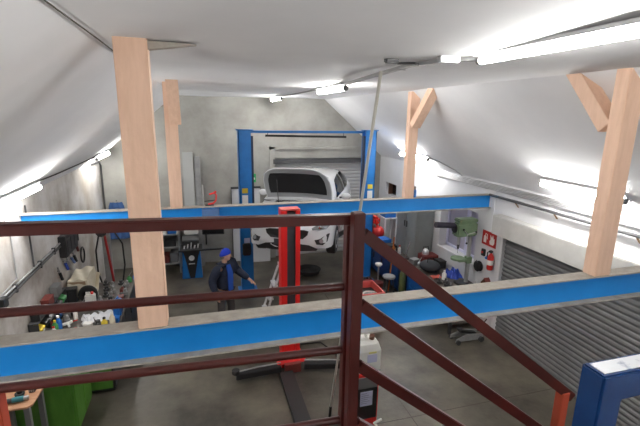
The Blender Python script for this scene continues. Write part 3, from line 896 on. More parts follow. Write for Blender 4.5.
# red service machine with white canister, lower right of the newel post
mc = thing('service_machine', 'red and black service machine standing under the white canister right of the newel post', 'machine', (2.05, 4.82, 0))
MB().box((1.90, 4.62, 0.08), (2.235, 5.05, 1.02)).build('housing', red_plastic, mc, bevel=0.02)
MB().box((1.905, 4.604, 0.36), (2.205, 4.619, 0.84)).build('control_panel', black_metal, mc, bevel=0.004)
MB().box((1.905, 4.604, 0.845), (2.205, 4.619, 1.015)).build('upper_panel', grey_plastic, mc, bevel=0.004)
lbp = MB().box((1.955, 4.596, 0.58), (2.135, 4.603, 0.80)).build('label_sheet', label_lilac, mc)
mb = MB()
for k in range(6):
    mb.box((1.968, 4.593, 0.77 - k * 0.03), (2.05 + 0.07 * ((k * 37) % 5) / 5, 4.5955, 0.778 - k * 0.03))
mb.build('printed_lines', mat('ink_grey', (0.25, 0.26, 0.36), 0.7), lbp)
MB().box((1.90, 4.34, 0.10), (2.24, 4.615, 0.13)).build('shelf', red_plastic, mc, bevel=0.006)
for x in (1.95, 2.19):
    for y in (4.40, 5.0):
        MB().cyl((x - 0.015, y, 0.045), (x + 0.015, y, 0.045), 0.045).build('caster', black_rubber, mc, smooth=True)
cn = thing('canister', 'large white plastic canister with a brown cap on top of the red machine', 'canister', (2.06, 4.82, 1.022))
cb = MB()
prof = [(1.022, 0.0), (1.36, 0.0), (1.46, 0.03), (1.51, 0.08)]
rings = []
for z, ins in prof:
    rings.append([cb.b.verts.new(p) for p in ((1.88 + ins, 4.66 + ins, z), (2.27 - ins, 4.66 + ins, z), (2.27 - ins, 4.98 - ins, z), (1.88 + ins, 4.98 - ins, z))])
for A, B in zip(rings, rings[1:]):
    for k in range(4):
        cb.b.faces.new((A[k], A[(k + 1) % 4], B[(k + 1) % 4], B[k]))
cb.b.faces.new(rings[0][::-1]); cb.b.faces.new(rings[-1])
cb.build('canister_body', white_plastic, cn, bevel=0.03)
MB().tube([(1.97, 4.80, 1.50), (1.98, 4.80, 1.59), (2.06, 4.80, 1.60), (2.09, 4.80, 1.50)], 0.022, 10).build('grip', white_plastic, cn, smooth=True)
MB().cyl((2.15, 4.75, 1.505), (2.15, 4.745, 1.555), 0.036).build('cap', brown, cn, smooth=True)
MB().box((2.06, 4.655, 1.20), (2.20, 4.659, 1.32)).build('label_sheet', label_lilac, cn)
MB().box((2.08, 4.655, 1.335), (2.19, 4.6595, 1.36)).build('yellow_mark', mat('pale_yellow', (0.72, 0.68, 0.25), 0.6), cn)
sb = thing('spray_bottle', 'small white trigger bottle with blue panel on the red machine shelf', 'bottle', (2.14, 4.45, 0.131))
MB().lathe([(0.045, 0), (0.048, 0.02), (0.048, 0.16), (0.02, 0.21), (0.018, 0.24)], (2.14, 4.45, 0.131), 16).build('bottle_body', white_plastic, sb, smooth=True)
MB().lathe([(0.0485, 0), (0.0495, 0.005), (0.0495, 0.075), (0.0485, 0.08)], (2.14, 4.45, 0.18), 16).build('blue_panel', mat('pale_blue', (0.20, 0.42, 0.66), 0.5), sb, smooth=True)
MB().bar((2.10, 4.45, 0.40), (2.22, 4.45, 0.45), 0.03, 0.03).build('trigger_head', white_plastic, sb, bevel=0.006)
sb2 = thing('pump_lever', 'white bent pump lever lying beside the trigger bottle on the red machine shelf', 'lever', (2.0, 4.45, 0.131))
MB().lathe([(0.04, 0), (0.04, 0.12), (0.015, 0.15), (0.012, 0.2)], (2.0, 4.46, 0.131), 14).build('base', red_plastic, sb2, smooth=True)
MB().tube([(2.0, 4.46, 0.325), (2.0, 4.45, 0.36), (1.97, 4.44, 0.44)], 0.013).build('lever', white_plastic, sb2, smooth=True)
# red trolley beyond the near beam
tr = thing('tool_trolley', 'red tool trolley with open top tray behind the near blue beam', 'trolley', (3.36, 7.77, 0))
tx0, tx1, ty0, ty1 = 3.10, 3.62, 7.42, 8.12
MB().box((tx0, ty0, 0.12), (tx1, ty1, 0.70)).build('cabinet', red_plastic, tr, bevel=0.012)
mb = MB().box((tx0, ty0, 0.702), (tx0 + 0.03, ty1, 0.86)).box((tx1 - 0.03, ty0, 0.702), (tx1, ty1, 0.86)).box((tx0 + 0.03, ty0, 0.702), (tx1 - 0.03, ty0 + 0.03, 0.86)).box((tx0 + 0.03, ty1 - 0.03, 0.702), (tx1 - 0.03, ty1, 0.86))
mb.build('tray_rim', mat('faded_lit_red', (0.62, 0.10, 0.085), 0.5), tr)
MB().box((tx0 + 0.04, ty0 + 0.42, 0.702), (tx1 - 0.04, ty1 - 0.04, 0.71)).build('tray_mat', black_rubber, tr)
for k in range(3):
    d_ = MB().box((tx0 + 0.03, ty0 - 0.012, 0.16 + k * 0.18), (tx1 - 0.03, ty0 - 0.001, 0.32 + k * 0.18)).build('drawer', red_plastic, tr, bevel=0.003)
    MB().box((tx0 + 0.15, ty0 - 0.026, 0.28 + k * 0.18), (tx1 - 0.15, ty0 - 0.013, 0.295 + k * 0.18)).build('handle', galv, d_)
for x in (tx0 + 0.08, tx1 - 0.08):
    for y in (ty0 + 0.08, ty1 - 0.08):
        MB().cyl((x - 0.02, y, 0.058), (x + 0.02, y, 0.058), 0.058).build('caster', black_rubber, tr, smooth=True)
dk = thing('grinding_disc', 'grey disc with a white rim lying on the front of the red trolley tray', 'disc', (3.36, 7.62, 0.703))
MB().lathe([(0.145, 0), (0.145, 0.05), (0.02, 0.055)], (3.36, 7.62, 0.703), 24).build('disc', grey_metal, dk, smooth=True)
MB().lathe([(0.150, 0.0), (0.162, 0.0), (0.162, 0.075), (0.150, 0.075), (0.150, 0.0)], (3.36, 7.62, 0.703), 24).build('rim', sign_white, dk, smooth=True)

# ------------------------------------------------------------------ back of the hall
for k, (x0, x1, h, lab) in enumerate(((-0.46, -0.16, 3.36, 'wide tall pale grey sheet leaning on the back wall beside the far left post'),
                                      (-0.14, 0.03, 3.24, 'narrow darker grey sheet leaning on the back wall beside the wider sheet'))):
    mb = MB().prism([(x0, 12.30, 0), (x1, 12.30, 0), (x1 - 0.02, 12.55, h), (x0, 12.55, h)], (0, 0.03, 0))
    solo('metal_sheet', mb, sheet_grey if k == 0 else grey_metal, lab, 'sheet')
wp = thing('wall_panel', 'white boarded panel with dark top edge against the back wall, behind the left lift column', 'panel', (1.28, 12.5, 0))
MB().box((0.88, 12.48, 0), (1.72, 12.52, 2.27)).build('board', white_paint, wp)
MB().box((0.86, 12.46, 2.272), (1.74, 12.53, 2.33)).build('top_edge', dark_grey, wp)
MB().box((0.86, 12.46, 0), (0.878, 12.53, 2.27)).build('side_edge', dark_grey, wp)
solo('floor_panel', MB().box((1.42, 12.25, 0), (1.98, 12.30, 0.72)), white_paint, 'low white board standing on the floor below the front of the car', 'board', bevel=0.006)
ex = thing('exit_sign', 'small green emergency exit sign on the back wall beside the left lift column', 'sign', (1.45, 12.58, 2.44))
MB().box((1.44, 12.57, 2.44), (1.62, 12.599, 2.70)).build('plate', exit_green, ex, bevel=0.004)
mb = MB().prism([(1.47, 12.566, 2.55), (1.53, 12.566, 2.63), (1.53, 12.566, 2.585), (1.59, 12.566, 2.585), (1.59, 12.566, 2.52), (1.53, 12.566, 2.52), (1.53, 12.566, 2.475)], (0, 0.0035, 0))
mb.build('arrow_symbol', sign_white, ex)
# alignment console
ac = thing('alignment_console', 'blue service console with black V-shaped front and round silver emblem, left of the man', 'console', (-0.33, 11.55, 0))
MB().prism([(-0.60, 11.35, 0), (-0.06, 11.35, 0), (-0.10, 11.35, 0.80), (-0.56, 11.35, 0.80)], (0, 0.42, 0)).build('cabinet', lift_blue, ac, bevel=0.01)
vf = MB().prism([(-0.55, 11.335, 0.79), (-0.11, 11.335, 0.79), (-0.16, 11.335, 0.62), (-0.27, 11.335, 0.02), (-0.39, 11.335, 0.02), (-0.50, 11.335, 0.62)], (0, 0.013, 0)).build('front_panel', black_metal, ac, label='black V-shaped front panel')
MB().lathe([(0.075, 0), (0.075, -0.012), (0.06, -0.016), (0.055, -0.008)], (-0.33, 11.334, 0.60), 22, 'Y').build('emblem', alu, vf, smooth=True)
MB().box((-0.41, 11.325, 0.425), (-0.25, 11.334, 0.45)).build('nameplate', alu, vf)
MB().box((-0.66, 11.25, 0.812), (0.60, 11.32, 0.845)).box((-0.62, 11.32, 0.802), (-0.04, 11.8, 0.845)).build('tray', black_metal, ac)
MB().obox((-0.34, 11.6, 0.99), (0.44, 0.30, 0.26), (0.3, 0, 0)).build('head_unit', dark_grey, ac, bevel=0.02)
MB().box((-0.50, 11.66, 1.17), (-0.12, 11.78, 1.52)).build('white_cover', white_plastic, ac, bevel=0.02)
for k in range(5):
    MB().cyl((-0.52 + k * 0.09, 11.40, 0.846), (-0.50 + k * 0.09, 11.44, 0.93 + 0.04 * (k % 3)), 0.02).build('tool_holder', galv, ac, smooth=True)
MB().cyl((0.08, 11.70, 0.85), (0.08, 11.70, 1.25), 0.02).build('monitor_post', black_metal, ac)
mo = MB().obox((0.28, 11.62, 1.36), (0.60, 0.06, 0.40), (-0.08, 0, -0.12)).build('monitor', black_metal, ac, bevel=0.01)
MB().obox((0.277, 11.584, 1.36), (0.54, 0.008, 0.33), (-0.08, 0, -0.12)).build('screen', screen_m, mo)
MB().tube([(0.47, 11.28, 0.80), (0.46, 11.28, 0.70), (0.50, 11.28, 0.62)], 0.025).build('hand_clamp', mat('beige_clamp', (0.50, 0.36, 0.26), 0.6), ac, smooth=True)
# metal shelf rack left of the console
rk = thing('shelf_rack', 'grey metal shelf rack of parts against the back wall, left of the blue console', 'rack', (-0.92, 12.1, 0))
for x in (-1.26, -0.66):
    for y in (11.88, 12.42):
        MB().box((x - 0.02, y - 0.02, 0), (x + 0.02, y + 0.02, 1.75)).build('upright_post', galv, rk)
for z in (0.30, 0.78, 1.15, 1.62):
    MB().box((-1.24, 11.86, z - 0.02), (-0.68, 12.44, z)).build('shelf', galv, rk)
for (x0, x1, y0, y1, z, h, mt, lab) in ((-1.20, -0.98, 11.92, 12.3, 1.151, 0.24, sign_white, 'white box on the upper middle shelf of the grey rack'),
                                   (-0.95, -0.72, 11.92, 12.3, 1.151, 0.16, bin_blue, 'blue box on the upper middle shelf of the grey rack'),
                                   (-1.18, -0.75, 11.92, 12.35, 0.781, 0.20, black_metal, 'long black case on the middle shelf of the grey rack'),
                                   (-1.2, -0.95, 11.92, 12.3, 0.301, 0.22, dark_red, 'dark red box on the lowest shelf of the grey rack'),
                                   (-0.92, -0.72, 11.92, 12.3, 0.301, 0.28, grey_plastic, 'grey box on the lowest shelf of the grey rack')):
    t = thing('parts_box', lab, 'box', ((x0 + x1) / 2, (y0 + y1) / 2, z))
    MB().box((x0, y0, z), (x1, y1, z + h * 0.8)).build('box_body', mt, t, bevel=0.006)
    MB().box((x0 - 0.006, y0 - 0.006, z + h * 0.8), (x1 + 0.006, y1 + 0.006, z + h)).build('lid', mt, t, bevel=0.006)
for k in range(4):
    solo('drive_shaft', MB().cyl((-1.14 + k * 0.12, 11.9, 1.665), (-1.14 + k * 0.12, 12.4, 1.665), 0.042, seg=14), galv, 'bare metal pipe lying on the top shelf of the grey rack', 'pipe', 'pipes on the rack top shelf', smooth=True)
# clamp and rod on the far beam
cl = thing('c_clamp', 'red screw clamp standing on the far blue beam', 'clamp', (0.17, 7.12, 2.944))
MB().tube([(0.11, 7.12, 2.975), (0.19, 7.12, 2.985), (0.235, 7.12, 3.03), (0.245, 7.12, 3.13), (0.215, 7.12, 3.165), (0.13, 7.12, 3.14)], 0.014).build('frame_arc', lift_red, cl, smooth=True)
MB().cyl((0.06, 7.12, 2.958), (0.20, 7.12, 2.958), 0.014).build('foot', dark_grey, cl, smooth=True)
MB().bar((0.05, 7.12, 3.025), (0.22, 7.12, 3.04), 0.012, 0.012).build('screw', black_metal, cl)
MB().cyl((0.21, 7.12, 3.16), (0.245, 7.12, 3.19), 0.018).build('jaw', red_plastic, cl, smooth=True)
solo('steel_rod', MB().cyl((0.03, 7.12, 2.944), (0.03, 7.12, 3.30), 0.011), galv, 'thin upright grey rod on the far blue beam left of the red clamp', 'rod', smooth=True)
sc = thing('spray_can', 'small grey and blue can on the far blue beam beside the right post', 'can', (3.97, 7.12, 2.944))
MB().lathe([(0.033, 0), (0.033, 0.13), (0.02, 0.15)], (3.97, 7.12, 2.944), 14).build('can_body', bin_blue, sc, smooth=True)
MB().lathe([(0.022, 0), (0.022, 0.05), (0.015, 0.06)], (3.97, 7.12, 3.095), 14).build('cap', grey_plastic, sc, smooth=True)

# ------------------------------------------------------------------ left side: cabinet, bench, clutter
def cabinet(x0, x1, y0, y1, z1, label, doors, mtop):
    t = thing('tool_cabinet', label, 'cabinet', ((x0 + x1) / 2, (y0 + y1) / 2, 0))
    MB().box((x0, y0, 0.03), (x1, y1, z1)).build('carcass', green_paint, t, bevel=0.006)
    MB().box((x0 - 0.0, y0 - 0.02, z1), (x1 + 0.02, y1, z1 + 0.03)).build('top', mtop, t, bevel=0.004)
    MB().box((x0 + 0.02, y0 + 0.02, 0), (x1 - 0.02, y1 - 0.02, 0.03)).build('plinth', black_metal, t)
    n = len(doors)
    for k, (a, b) in enumerate(doors):
        d = MB().box((x1 + 0.001, a + 0.01, 0.07), (x1 + 0.014, b - 0.01, z1 - 0.04)).build('door', green_paint, t, bevel=0.003)
        MB().box((x1 + 0.015, b - 0.07, z1 * 0.52), (x1 + 0.035, b - 0.05, z1 * 0.62)).build('handle', black_metal, d)
    MB().box((x0 + 0.03, y0 - 0.012, 0.07), (x1 - 0.03, y0 - 0.001, z1 - 0.05)).build('end_panel', green_paint, t, bevel=0.004)
    return t
cabinet(-2.60, -1.83, 5.78, 6.56, 1.12, 'large green steel cabinet at lower left beside the small board table', [(5.78, 6.17), (6.17, 6.56)], bench_top_m)
wb = thing('workbench', 'long workbench with green end panel along the left wall, buried under tools', 'workbench', (-2.05, 8.0, 0))
MB().box((-2.60, 6.64, 0.86), (-1.46, 9.30, 0.90)).build('bench_top', bench_top_m, wb, bevel=0.005)
MB().box((-2.58, 6.66, 0.03), (-1.50, 9.26, 0.859)).build('carcass', black_metal, wb, bevel=0.006)
MB().box((-2.52, 6.648, 0.08), (-1.53, 6.659, 0.83)).build('end_panel', green_paint, wb, bevel=0.004)
for k in range(4):
    d = MB().box((-1.499, 6.68 + k * 0.645, 0.08), (-1.485, 7.30 + k * 0.645, 0.83)).build('door', dark_grey, wb, bevel=0.003)
    MB().box((-1.484, 7.22 + k * 0.645, 0.5), (-1.465, 7.25 + k * 0.645, 0.62)).build('handle', black_metal, d)
# board table
bt = thing('side_table', 'small table with a worn plywood top at the lower left corner', 'table', (-2.38, 5.45, 0))
MB().prism([(-2.62, 5.20, 0.925), (-2.17, 5.20, 0.925), (-2.12, 5.24, 0.925), (-2.10, 5.74, 0.925), (-2.62, 5.74, 0.925)], (0, 0, 0.025)).build('table_top', bench_wood, bt)
for x in (-2.55, -2.19):
    for y in (5.26, 5.68):
        MB().box((x - 0.03, y - 0.03, 0), (x + 0.03, y + 0.03, 0.924)).build('leg', grey_plastic, bt)
ag = thing('angle_grinder', 'teal and grey grinder lying on the plywood table', 'grinder', (-2.32, 5.33, 0.951))
MB().cyl((-2.50, 5.31, 0.985), (-2.36, 5.33, 0.985), 0.030).build('grip', dark_grey, ag, smooth=True)
MB().cyl((-2.36, 5.33, 0.986), (-2.24, 5.345, 0.986), 0.034).build('motor_housing', teal, ag, smooth=True)
MB().cyl((-2.24, 5.345, 0.984), (-2.19, 5.351, 0.984), 0.026).build('gear_head', galv, ag, smooth=True)
MB().lathe([(0.045, 0), (0.055, 0.01), (0.055, 0.035), (0.03, 0.036), (0.03, 0.0)], (-2.33, 5.47, 0.951), 18).build('disc_nut', black_rubber, ag, smooth=True)
vb = thing('small_vise', 'small black and grey block vise on the plywood table', 'vise', (-2.21, 5.52, 0.951))
MB().box((-2.24, 5.49, 0.951), (-2.17, 5.57, 1.03)).build('block', dark_grey, vb, bevel=0.006)
for k in range(3):
    MB().box((-2.238 + k * 0.024, 5.483, 0.965), (-2.224 + k * 0.024, 5.489, 1.02)).build('jaw_insert', galv, vb)
pt = thing('paint_tin', 'bright white tin with a blue lid near the back of the plywood table', 'tin', (-2.30, 5.66, 0.951))
MB().lathe([(0.045, 0), (0.045, 0.15)], (-2.30, 5.66, 0.951), 18).build('tin_body', white_plastic, pt, smooth=True)
MB().lathe([(0.047, 0), (0.047, 0.015), (0.04, 0.02)], (-2.30, 5.66, 1.102), 18).build('lid', bin_blue, pt, smooth=True)
solo('wood_block', MB().box((-2.56, 5.58, 0.951), (-2.42, 5.70, 1.00)), cream_cloth, 'pale wooden block at the left end of the plywood table', 'block', bevel=0.005)
solo('leather_strap', MB().tube([(-2.17, 5.60, 0.962), (-2.15, 5.66, 0.965), (-2.18, 5.71, 0.962)], 0.011), brown, 'short brown strap at the right edge of the plywood table', 'strap', smooth=True)
solo('chisel', MB().bar((-2.52, 5.26, 0.957), (-2.38, 5.25, 0.957), 0.02, 0.012), black_metal, 'dark flat chisel near the front edge of the plywood table', 'chisel', bevel=0.003)

BZ = 0.901
def bottle(x, y, z, r, h, mt, capm, label, name='bottle', group=None):
    t = thing(name, label, 'bottle', (x, y, z), 0, group)
    MB().lathe([(r * 0.95, 0), (r, r * 0.2), (r, h * 0.62), (r * 0.45, h * 0.78), (r * 0.4, h * 0.86)], (x, y, z), 14).build('bottle_body', mt, t, smooth=True)
    MB().lathe([(r * 0.48, 0), (r * 0.48, h * 0.12), (r * 0.3, h * 0.14)], (x, y, z + h * 0.862), 12).build('cap', capm, t, smooth=True)
    return t
bottle(-2.40, 7.16, BZ, 0.045, 0.24, green_plastic, yellow, 'green bottle with yellow cap at the near end of the left bench')
bottle(-2.38, 7.02, BZ, 0.04, 0.20, sign_white, red_plastic, 'white bottle with red cap at the near end of the left bench')
bottle(-2.385, 7.28, BZ, 0.05, 0.26, bin_blue, sign_white, 'blue bottle with white cap behind the green one on the left bench')
bottle(-2.22, 7.62, BZ, 0.035, 0.20, sign_white, bin_blue, 'white bottle with blue cap left of the white rags')
bottle(-1.66, 7.12, BZ, 0.05, 0.22, yellow, black_rubber, 'yellow bottle with black cap at the near edge of the left bench')
bottle(-1.56, 7.22, BZ, 0.045, 0.25, cream_cloth, sign_white, 'cream bottle on the bench near the foreground post')
solo('tape_roll', MB().lathe([(0.022, 0), (0.055, 0), (0.055, 0.05), (0.022, 0.05), (0.022, 0)], (-2.27, 7.10, BZ), 20), orange, 'orange tape roll at the front of the left bench', 'tape', smooth=True)
hw = thing('hand_sprayer', 'white pistol-shaped sprayer lying among bottles on the left bench', 'sprayer', (-2.35, 7.40, BZ))
MB().bar((-2.40, 7.36, BZ + 0.03), (-2.22, 7.44, BZ + 0.05), 0.045, 0.045).build('barrel', white_plastic, hw, bevel=0.01)
MB().bar((-2.28, 7.40, BZ + 0.03), (-2.24, 7.30, BZ + 0.02), 0.035, 0.03).build('grip', white_plastic, hw, bevel=0.008)
MB().cyl((-2.22, 7.44, BZ + 0.05), (-2.15, 7.47, BZ + 0.055), 0.01).build('nozzle', red_plastic, hw)
def cloth(x0, x1, y0, y1, z, amp, ph, mt, label, name='rag', cat='rag', group=None, skew=0.0):
    def f(u, v):
        e = sin(pi * min(1, max(0, u))) ** 0.5 * sin(pi * min(1, max(0, v))) ** 0.5
        h = amp * e * (0.55 + 0.25 * sin(9 * u + ph) + 0.25 * sin(11 * v + 5 * u + ph * 2) + 0.12 * sin(23 * u - 17 * v))
        return (x0 + (x1 - x0) * u + 0.03 * sin(8 * v + ph) + skew * v, y0 + (y1 - y0) * v + 0.03 * sin(9 * u + ph), z + 0.006 + max(0, h))
    mb = MB().grid(f, 22, 22)
    return solo(name, mb, mt, label, cat, group, smooth=True, solid=0.005)
cloth(-2.10, -1.92, 7.38, 7.72, BZ, 0.10, 0.3, paper, 'crumpled white rag in the middle of the left bench, the left one')
cloth(-1.90, -1.62, 7.42, 7.80, BZ, 0.09, 1.7, paper, 'crumpled white rag in the middle of the left bench, the right one')
# cream cover draped over boxes
cb_ = thing('cream_cover', 'cream cloth cover draped over a box on the far left bench', 'cover', (-2.4, 8.9, BZ))
MB().box((-2.56, 8.52, BZ), (-2.24, 9.14, 1.25)).build('covered_box', mat('card_brown', (0.30, 0.20, 0.12), 0.8), cb_)
def drape(u, v):
    x = -2.61 + 0.50 * u
    y = 8.46 + 0.82 * v
    h = 1.275 if (0.12 < u < 0.80 and 0.07 < v < 0.88) else 0.98 + 0.10 * sin(7 * u + 9 * v)
    h += 0.10 * u * v + 0.02 * sin(14 * u + 8 * v)
    h = max(h, 0.915)
    return (x, y, h)
MB().grid(drape, 24, 24).build('cloth', cream_cloth, cb_, smooth=True, solid=0.006)
bx = thing('tyre', 'small black tyre standing on the left bench before the cream cover', 'tyre', (-2.17, 8.33, BZ))
MB().lathe([(0.085, -0.045), (0.145, -0.045), (0.165, -0.025), (0.165, 0.025), (0.145, 0.045), (0.085, 0.045), (0.085, -0.045)], (-2.17, 8.33, BZ + 0.166), 24, 'Y').build('tread', black_rubber, bx, smooth=True)
MB().lathe([(0.083, -0.02), (0.083, 0.02)], (-2.17, 8.33, BZ + 0.166), 20, 'Y').build('rim', galv, bx, smooth=True)
wc = thing('plastic_canister', 'small white plastic canister beside the black tyre on the left bench', 'canister', (-2.08, 8.12, BZ))
MB().box((-2.17, 8.06, BZ), (-2.00, 8.20, BZ + 0.24)).build('canister_body', white_plastic, wc, bevel=0.02)
MB().cyl((-2.05, 8.13, BZ + 0.24), (-2.05, 8.13, BZ + 0.28), 0.025).build('cap', red_plastic, wc, smooth=True)
MB().tube([(-2.15, 8.13, BZ + 0.235), (-2.15, 8.13, BZ + 0.275), (-2.09, 8.13, BZ + 0.275), (-2.09, 8.13, BZ + 0.235)], 0.012).build('grip', white_plastic, wc, smooth=True)
bc = thing('blue_jerrycan', 'blue jerrycan on the outer edge of the left bench, beside the near post', 'jerrycan', (-1.58, 7.62, BZ))
MB().box((-1.60, 7.52, BZ), (-1.48, 7.76, BZ + 0.28)).build('can_body', bin_blue, bc, bevel=0.02)
MB().cyl((-1.54, 7.57, BZ + 0.28), (-1.54, 7.57, BZ + 0.32), 0.025).build('cap', black_rubber, bc, smooth=True)
MB().tube([(-1.54, 7.62, BZ + 0.275), (-1.54, 7.63, BZ + 0.315), (-1.54, 7.72, BZ + 0.315), (-1.54, 7.73, BZ + 0.275)], 0.012).build('grip', bin_blue, bc, smooth=True)
# loose metal tools and parts scattered over the bench
rnd = random.Random(11)
def spanner(x, y, a, L, mt, group, label):
    t = thing('spanner', label, 'spanner', (x, y, BZ), a, group)
    MB().bar((-L / 2, 0, 0.008), (L / 2, 0, 0.008), 0.018, 0.008).build('shank', mt, t, local=True)
    for s_ in (-1, 1):
        MB().lathe([(0.010, 0), (0.022, 0), (0.022, 0.014), (0.010, 0.014), (0.010, 0)], (s_ * (L / 2 + 0.018), 0, 0.001), 12).build('ring_end', mt, t, local=True)
    return t
sp0 = spanner(-2.25, 6.80, 0.3, 0.20, galv, 'spanners on the left bench', 'steel ring spanner lying among the tools on the left bench')
for k, (x, y, a) in enumerate(((-2.08, 6.78, 1.2), (-1.85, 7.02, 2.2), (-2.20, 7.20, 0.5), (-1.7, 6.85, -0.4), (-2.33, 6.93, 1.0))):
    copy_thing(sp0, (x, y, BZ), a)
def partlump(x, y, r, h, mt, label, group):
    t = thing('machine_part', label, 'machine part', (x, y, BZ), rnd.uniform(0, 3), group)
    MB().lathe([(r, 0), (r, h * 0.4), (r * 0.6, h * 0.45), (r * 0.6, h * 0.9), (r * 0.3, h)], (0, 0, 0), 14).build('flange', mt, t, smooth=True, local=True)
    for k in range(4):
        MB().cyl((r * 0.8 * cos(k * pi / 2), r * 0.8 * sin(k * pi / 2), h * 0.401), (r * 0.8 * cos(k * pi / 2), r * 0.8 * sin(k * pi / 2), h * 0.6), r * 0.12, seg=6).build('bolt', galv, t, local=True)
    return t
G1 = 'metal parts on the left bench'
pa = partlump(-2.08, 6.95, 0.06, 0.10, dark_grey, 'greasy dark flanged machine part among the clutter of the left bench', G1)
for x, y in ((-1.80, 7.30), (-2.30, 7.86), (-2.05, 7.95), (-1.85, 7.98), (-1.78, 8.27), (-1.90, 8.52), (-1.62, 8.75), (-1.95, 8.82), (-1.72, 9.10), (-1.60, 8.40), (-2.02, 9.14)):
    copy_thing(pa, (x, y, BZ), rnd.uniform(0, 3))
G2 = 'grey parts on the left bench'
pb = partlump(-1.9, 6.75, 0.045, 0.14, grey_metal, 'grey shiny flanged machine part among the clutter of the left bench', G2)
for x, y in ((-2.33, 7.54), (-1.72, 7.0), (-1.95, 8.24), (-1.78, 8.40), (-1.55, 8.52), (-1.80, 8.68), (-2.10, 8.62), (-1.86, 8.95), (-1.58, 8.95)):
    copy_thing(pb, (x, y, BZ), rnd.uniform(0, 3))
def carton(x, y, z, sx, sy, h, a, mt, label, name='carton', cat='box'):
    t = thing(name, label, cat, (x, y, z), a)
    MB().box((-sx / 2, -sy / 2, 0), (sx / 2, sy / 2, h * 0.82)).build('box_body', mt, t, local=True, bevel=0.005)
    MB().box((-sx / 2 - 0.005, -sy / 2 - 0.005, h * 0.82), (sx / 2 + 0.005, sy / 2 + 0.005, h)).build('lid', mt, t, local=True, bevel=0.005)
    return t
carton(-2.12, 7.08, BZ, 0.10, 0.12, 0.08, 0.3, red_plastic, 'small red box lying on the front of the left bench')
carton(-1.94, 7.22, BZ, 0.12, 0.10, 0.10, -0.2, sign_white, 'small white box lying on the front of the left bench')
carton(-1.58, 8.18, BZ, 0.10, 0.12, 0.13, 0.1, dark_red, 'dark red box on the outer edge of the left bench, far half')
carton(-1.68, 7.94, BZ, 0.11, 0.10, 0.11, 0.5, black_metal, 'small black case behind the white rags on the left bench')
# tall machine with red handle behind the bench
tc = thing('tyre_changer', 'grey tyre-changing machine with a long red bar, in the back left corner', 'machine', (-1.95, 9.75, 0))
MB().box((-2.35, 9.45, 0.0), (-1.60, 10.15, 0.55)).build('base_cabinet', mat('machine_grey', (0.11, 0.115, 0.12), 0.5), tc, bevel=0.02)
MB().lathe([(0.26, 0), (0.28, 0.03), (0.26, 0.06), (0.06, 0.07)], (-1.95, 9.72, 0.552), 24).build('turntable', dark_grey, tc, smooth=True)
MB().box((-2.20, 10.0, 0.552), (-2.04, 10.14, 1.98)).build('column', grey_metal, tc, bevel=0.01)
MB().cyl((-2.12, 9.62, 1.92), (-2.12, 10.07, 2.0), 0.11, 0.09).build('arm_head', black_metal, tc, smooth=True)
MB().cyl((-2.06, 9.66, 1.84), (-1.97, 9.70, 0.66), 0.026).build('red_bar', mat('handle_red', (0.34, 0.02, 0.02), 0.4), tc, smooth=True)
MB().tube([(-2.25, 10.05, 1.8), (-2.34, 10.0, 1.4), (-2.32, 9.9, 0.9), (-2.22, 9.85, 0.56)], 0.018).build('air_hose', black_rubber, tc, smooth=True)
MB().tube([(-2.0, 10.10, 1.9), (-1.80, 10.1, 1.5), (-1.78, 10.05, 1.0), (-1.85, 9.98, 0.56)], 0.018).build('air_hose', black_rubber, tc, smooth=True)
dr = thing('blue_drum', 'blue oil drum beside the grey tyre machine, half behind the near post', 'drum', (-1.32, 9.55, 0))
MB().lathe([(0.23, 0), (0.24, 0.02), (0.23, 0.04), (0.23, 0.28), (0.24, 0.30), (0.23, 0.32), (0.23, 0.56), (0.24, 0.58), (0.23, 0.60), (0.23, 0.86), (0.24, 0.88), (0.22, 0.88), (0.21, 0.86), (0.0, 0.86)], (-1.32, 9.55, 0), 24).build('drum_body', bin_blue, dr, smooth=True)
MB().cyl((-1.26, 9.45, 0.861), (-1.26, 9.45, 0.89), 0.035).build('bung', dark_grey, dr, smooth=True)
bk = thing('hanging_coat', 'blue and grey work coat hanging on the back wall in the left corner', 'coat', (-2.28, 12.4, 0.9))
MB().cyl((-2.28, 12.6, 2.02), (-2.28, 12.50, 2.04), 0.012).build('hook', black_metal, bk)
def coat(u, v):
    w_ = 0.16 + 0.14 * (1 - v) ** 0.5
    return (-2.28 + (u * 2 - 1) * w_ * 0.9, 12.50 - 0.05 * sin(u * pi) - 0.02 * sin(18 * u), 0.95 + 1.05 * v)
MB().grid(coat, 20, 10).build('coat_cloth', mat('coat_blue', (0.04, 0.10, 0.26), 0.9), bk, smooth=True, solid=0.02)
gp = solo('grey_board', MB().prism([(-1.93, 12.42, 0), (-1.30, 12.42, 0), (-1.30, 12.55, 1.98), (-1.93, 12.55, 1.98)], (0, 0.03, 0)), mat('board_grey', (0.27, 0.28, 0.275), 0.7), 'grey board leaning on the back wall behind the tyre machine', 'board')
# wall boxes, pipes and tools on the left wall
eb_ = thing('fuse_box', 'black electrical box high on the left wall where the conduit ends', 'electrical box', (-2.55, 8.95, 1.72))
MB().box((-2.629, 8.55, 1.74), (-2.50, 9.35, 2.16)).build('box_body', black_metal, eb_, bevel=0.012)
for k in range(3):
    MB().box((-2.499, 8.63 + k * 0.23, 1.82), (-2.488, 8.80 + k * 0.23, 2.08)).build('cover', dark_grey, eb_, bevel=0.004)
MB().tube([(-2.56, 9.36, 1.9), (-2.54, 9.5, 1.82), (-2.57, 9.62, 1.98)], 0.02).build('cable_gland', black_rubber, eb_, smooth=True)
cp = thing('wall_conduit', 'grey twin conduit running along the left wall to the black box', 'conduit', (-2.6, 7.3, 1.95))
for z, r in ((1.975, 0.022), (2.035, 0.016)):
    MB().cyl((-2.60, 6.10, z), (-2.60, 8.55, z), r, seg=10).build('pipe', dark_grey if r > 0.02 else grey_metal, cp, smooth=True)
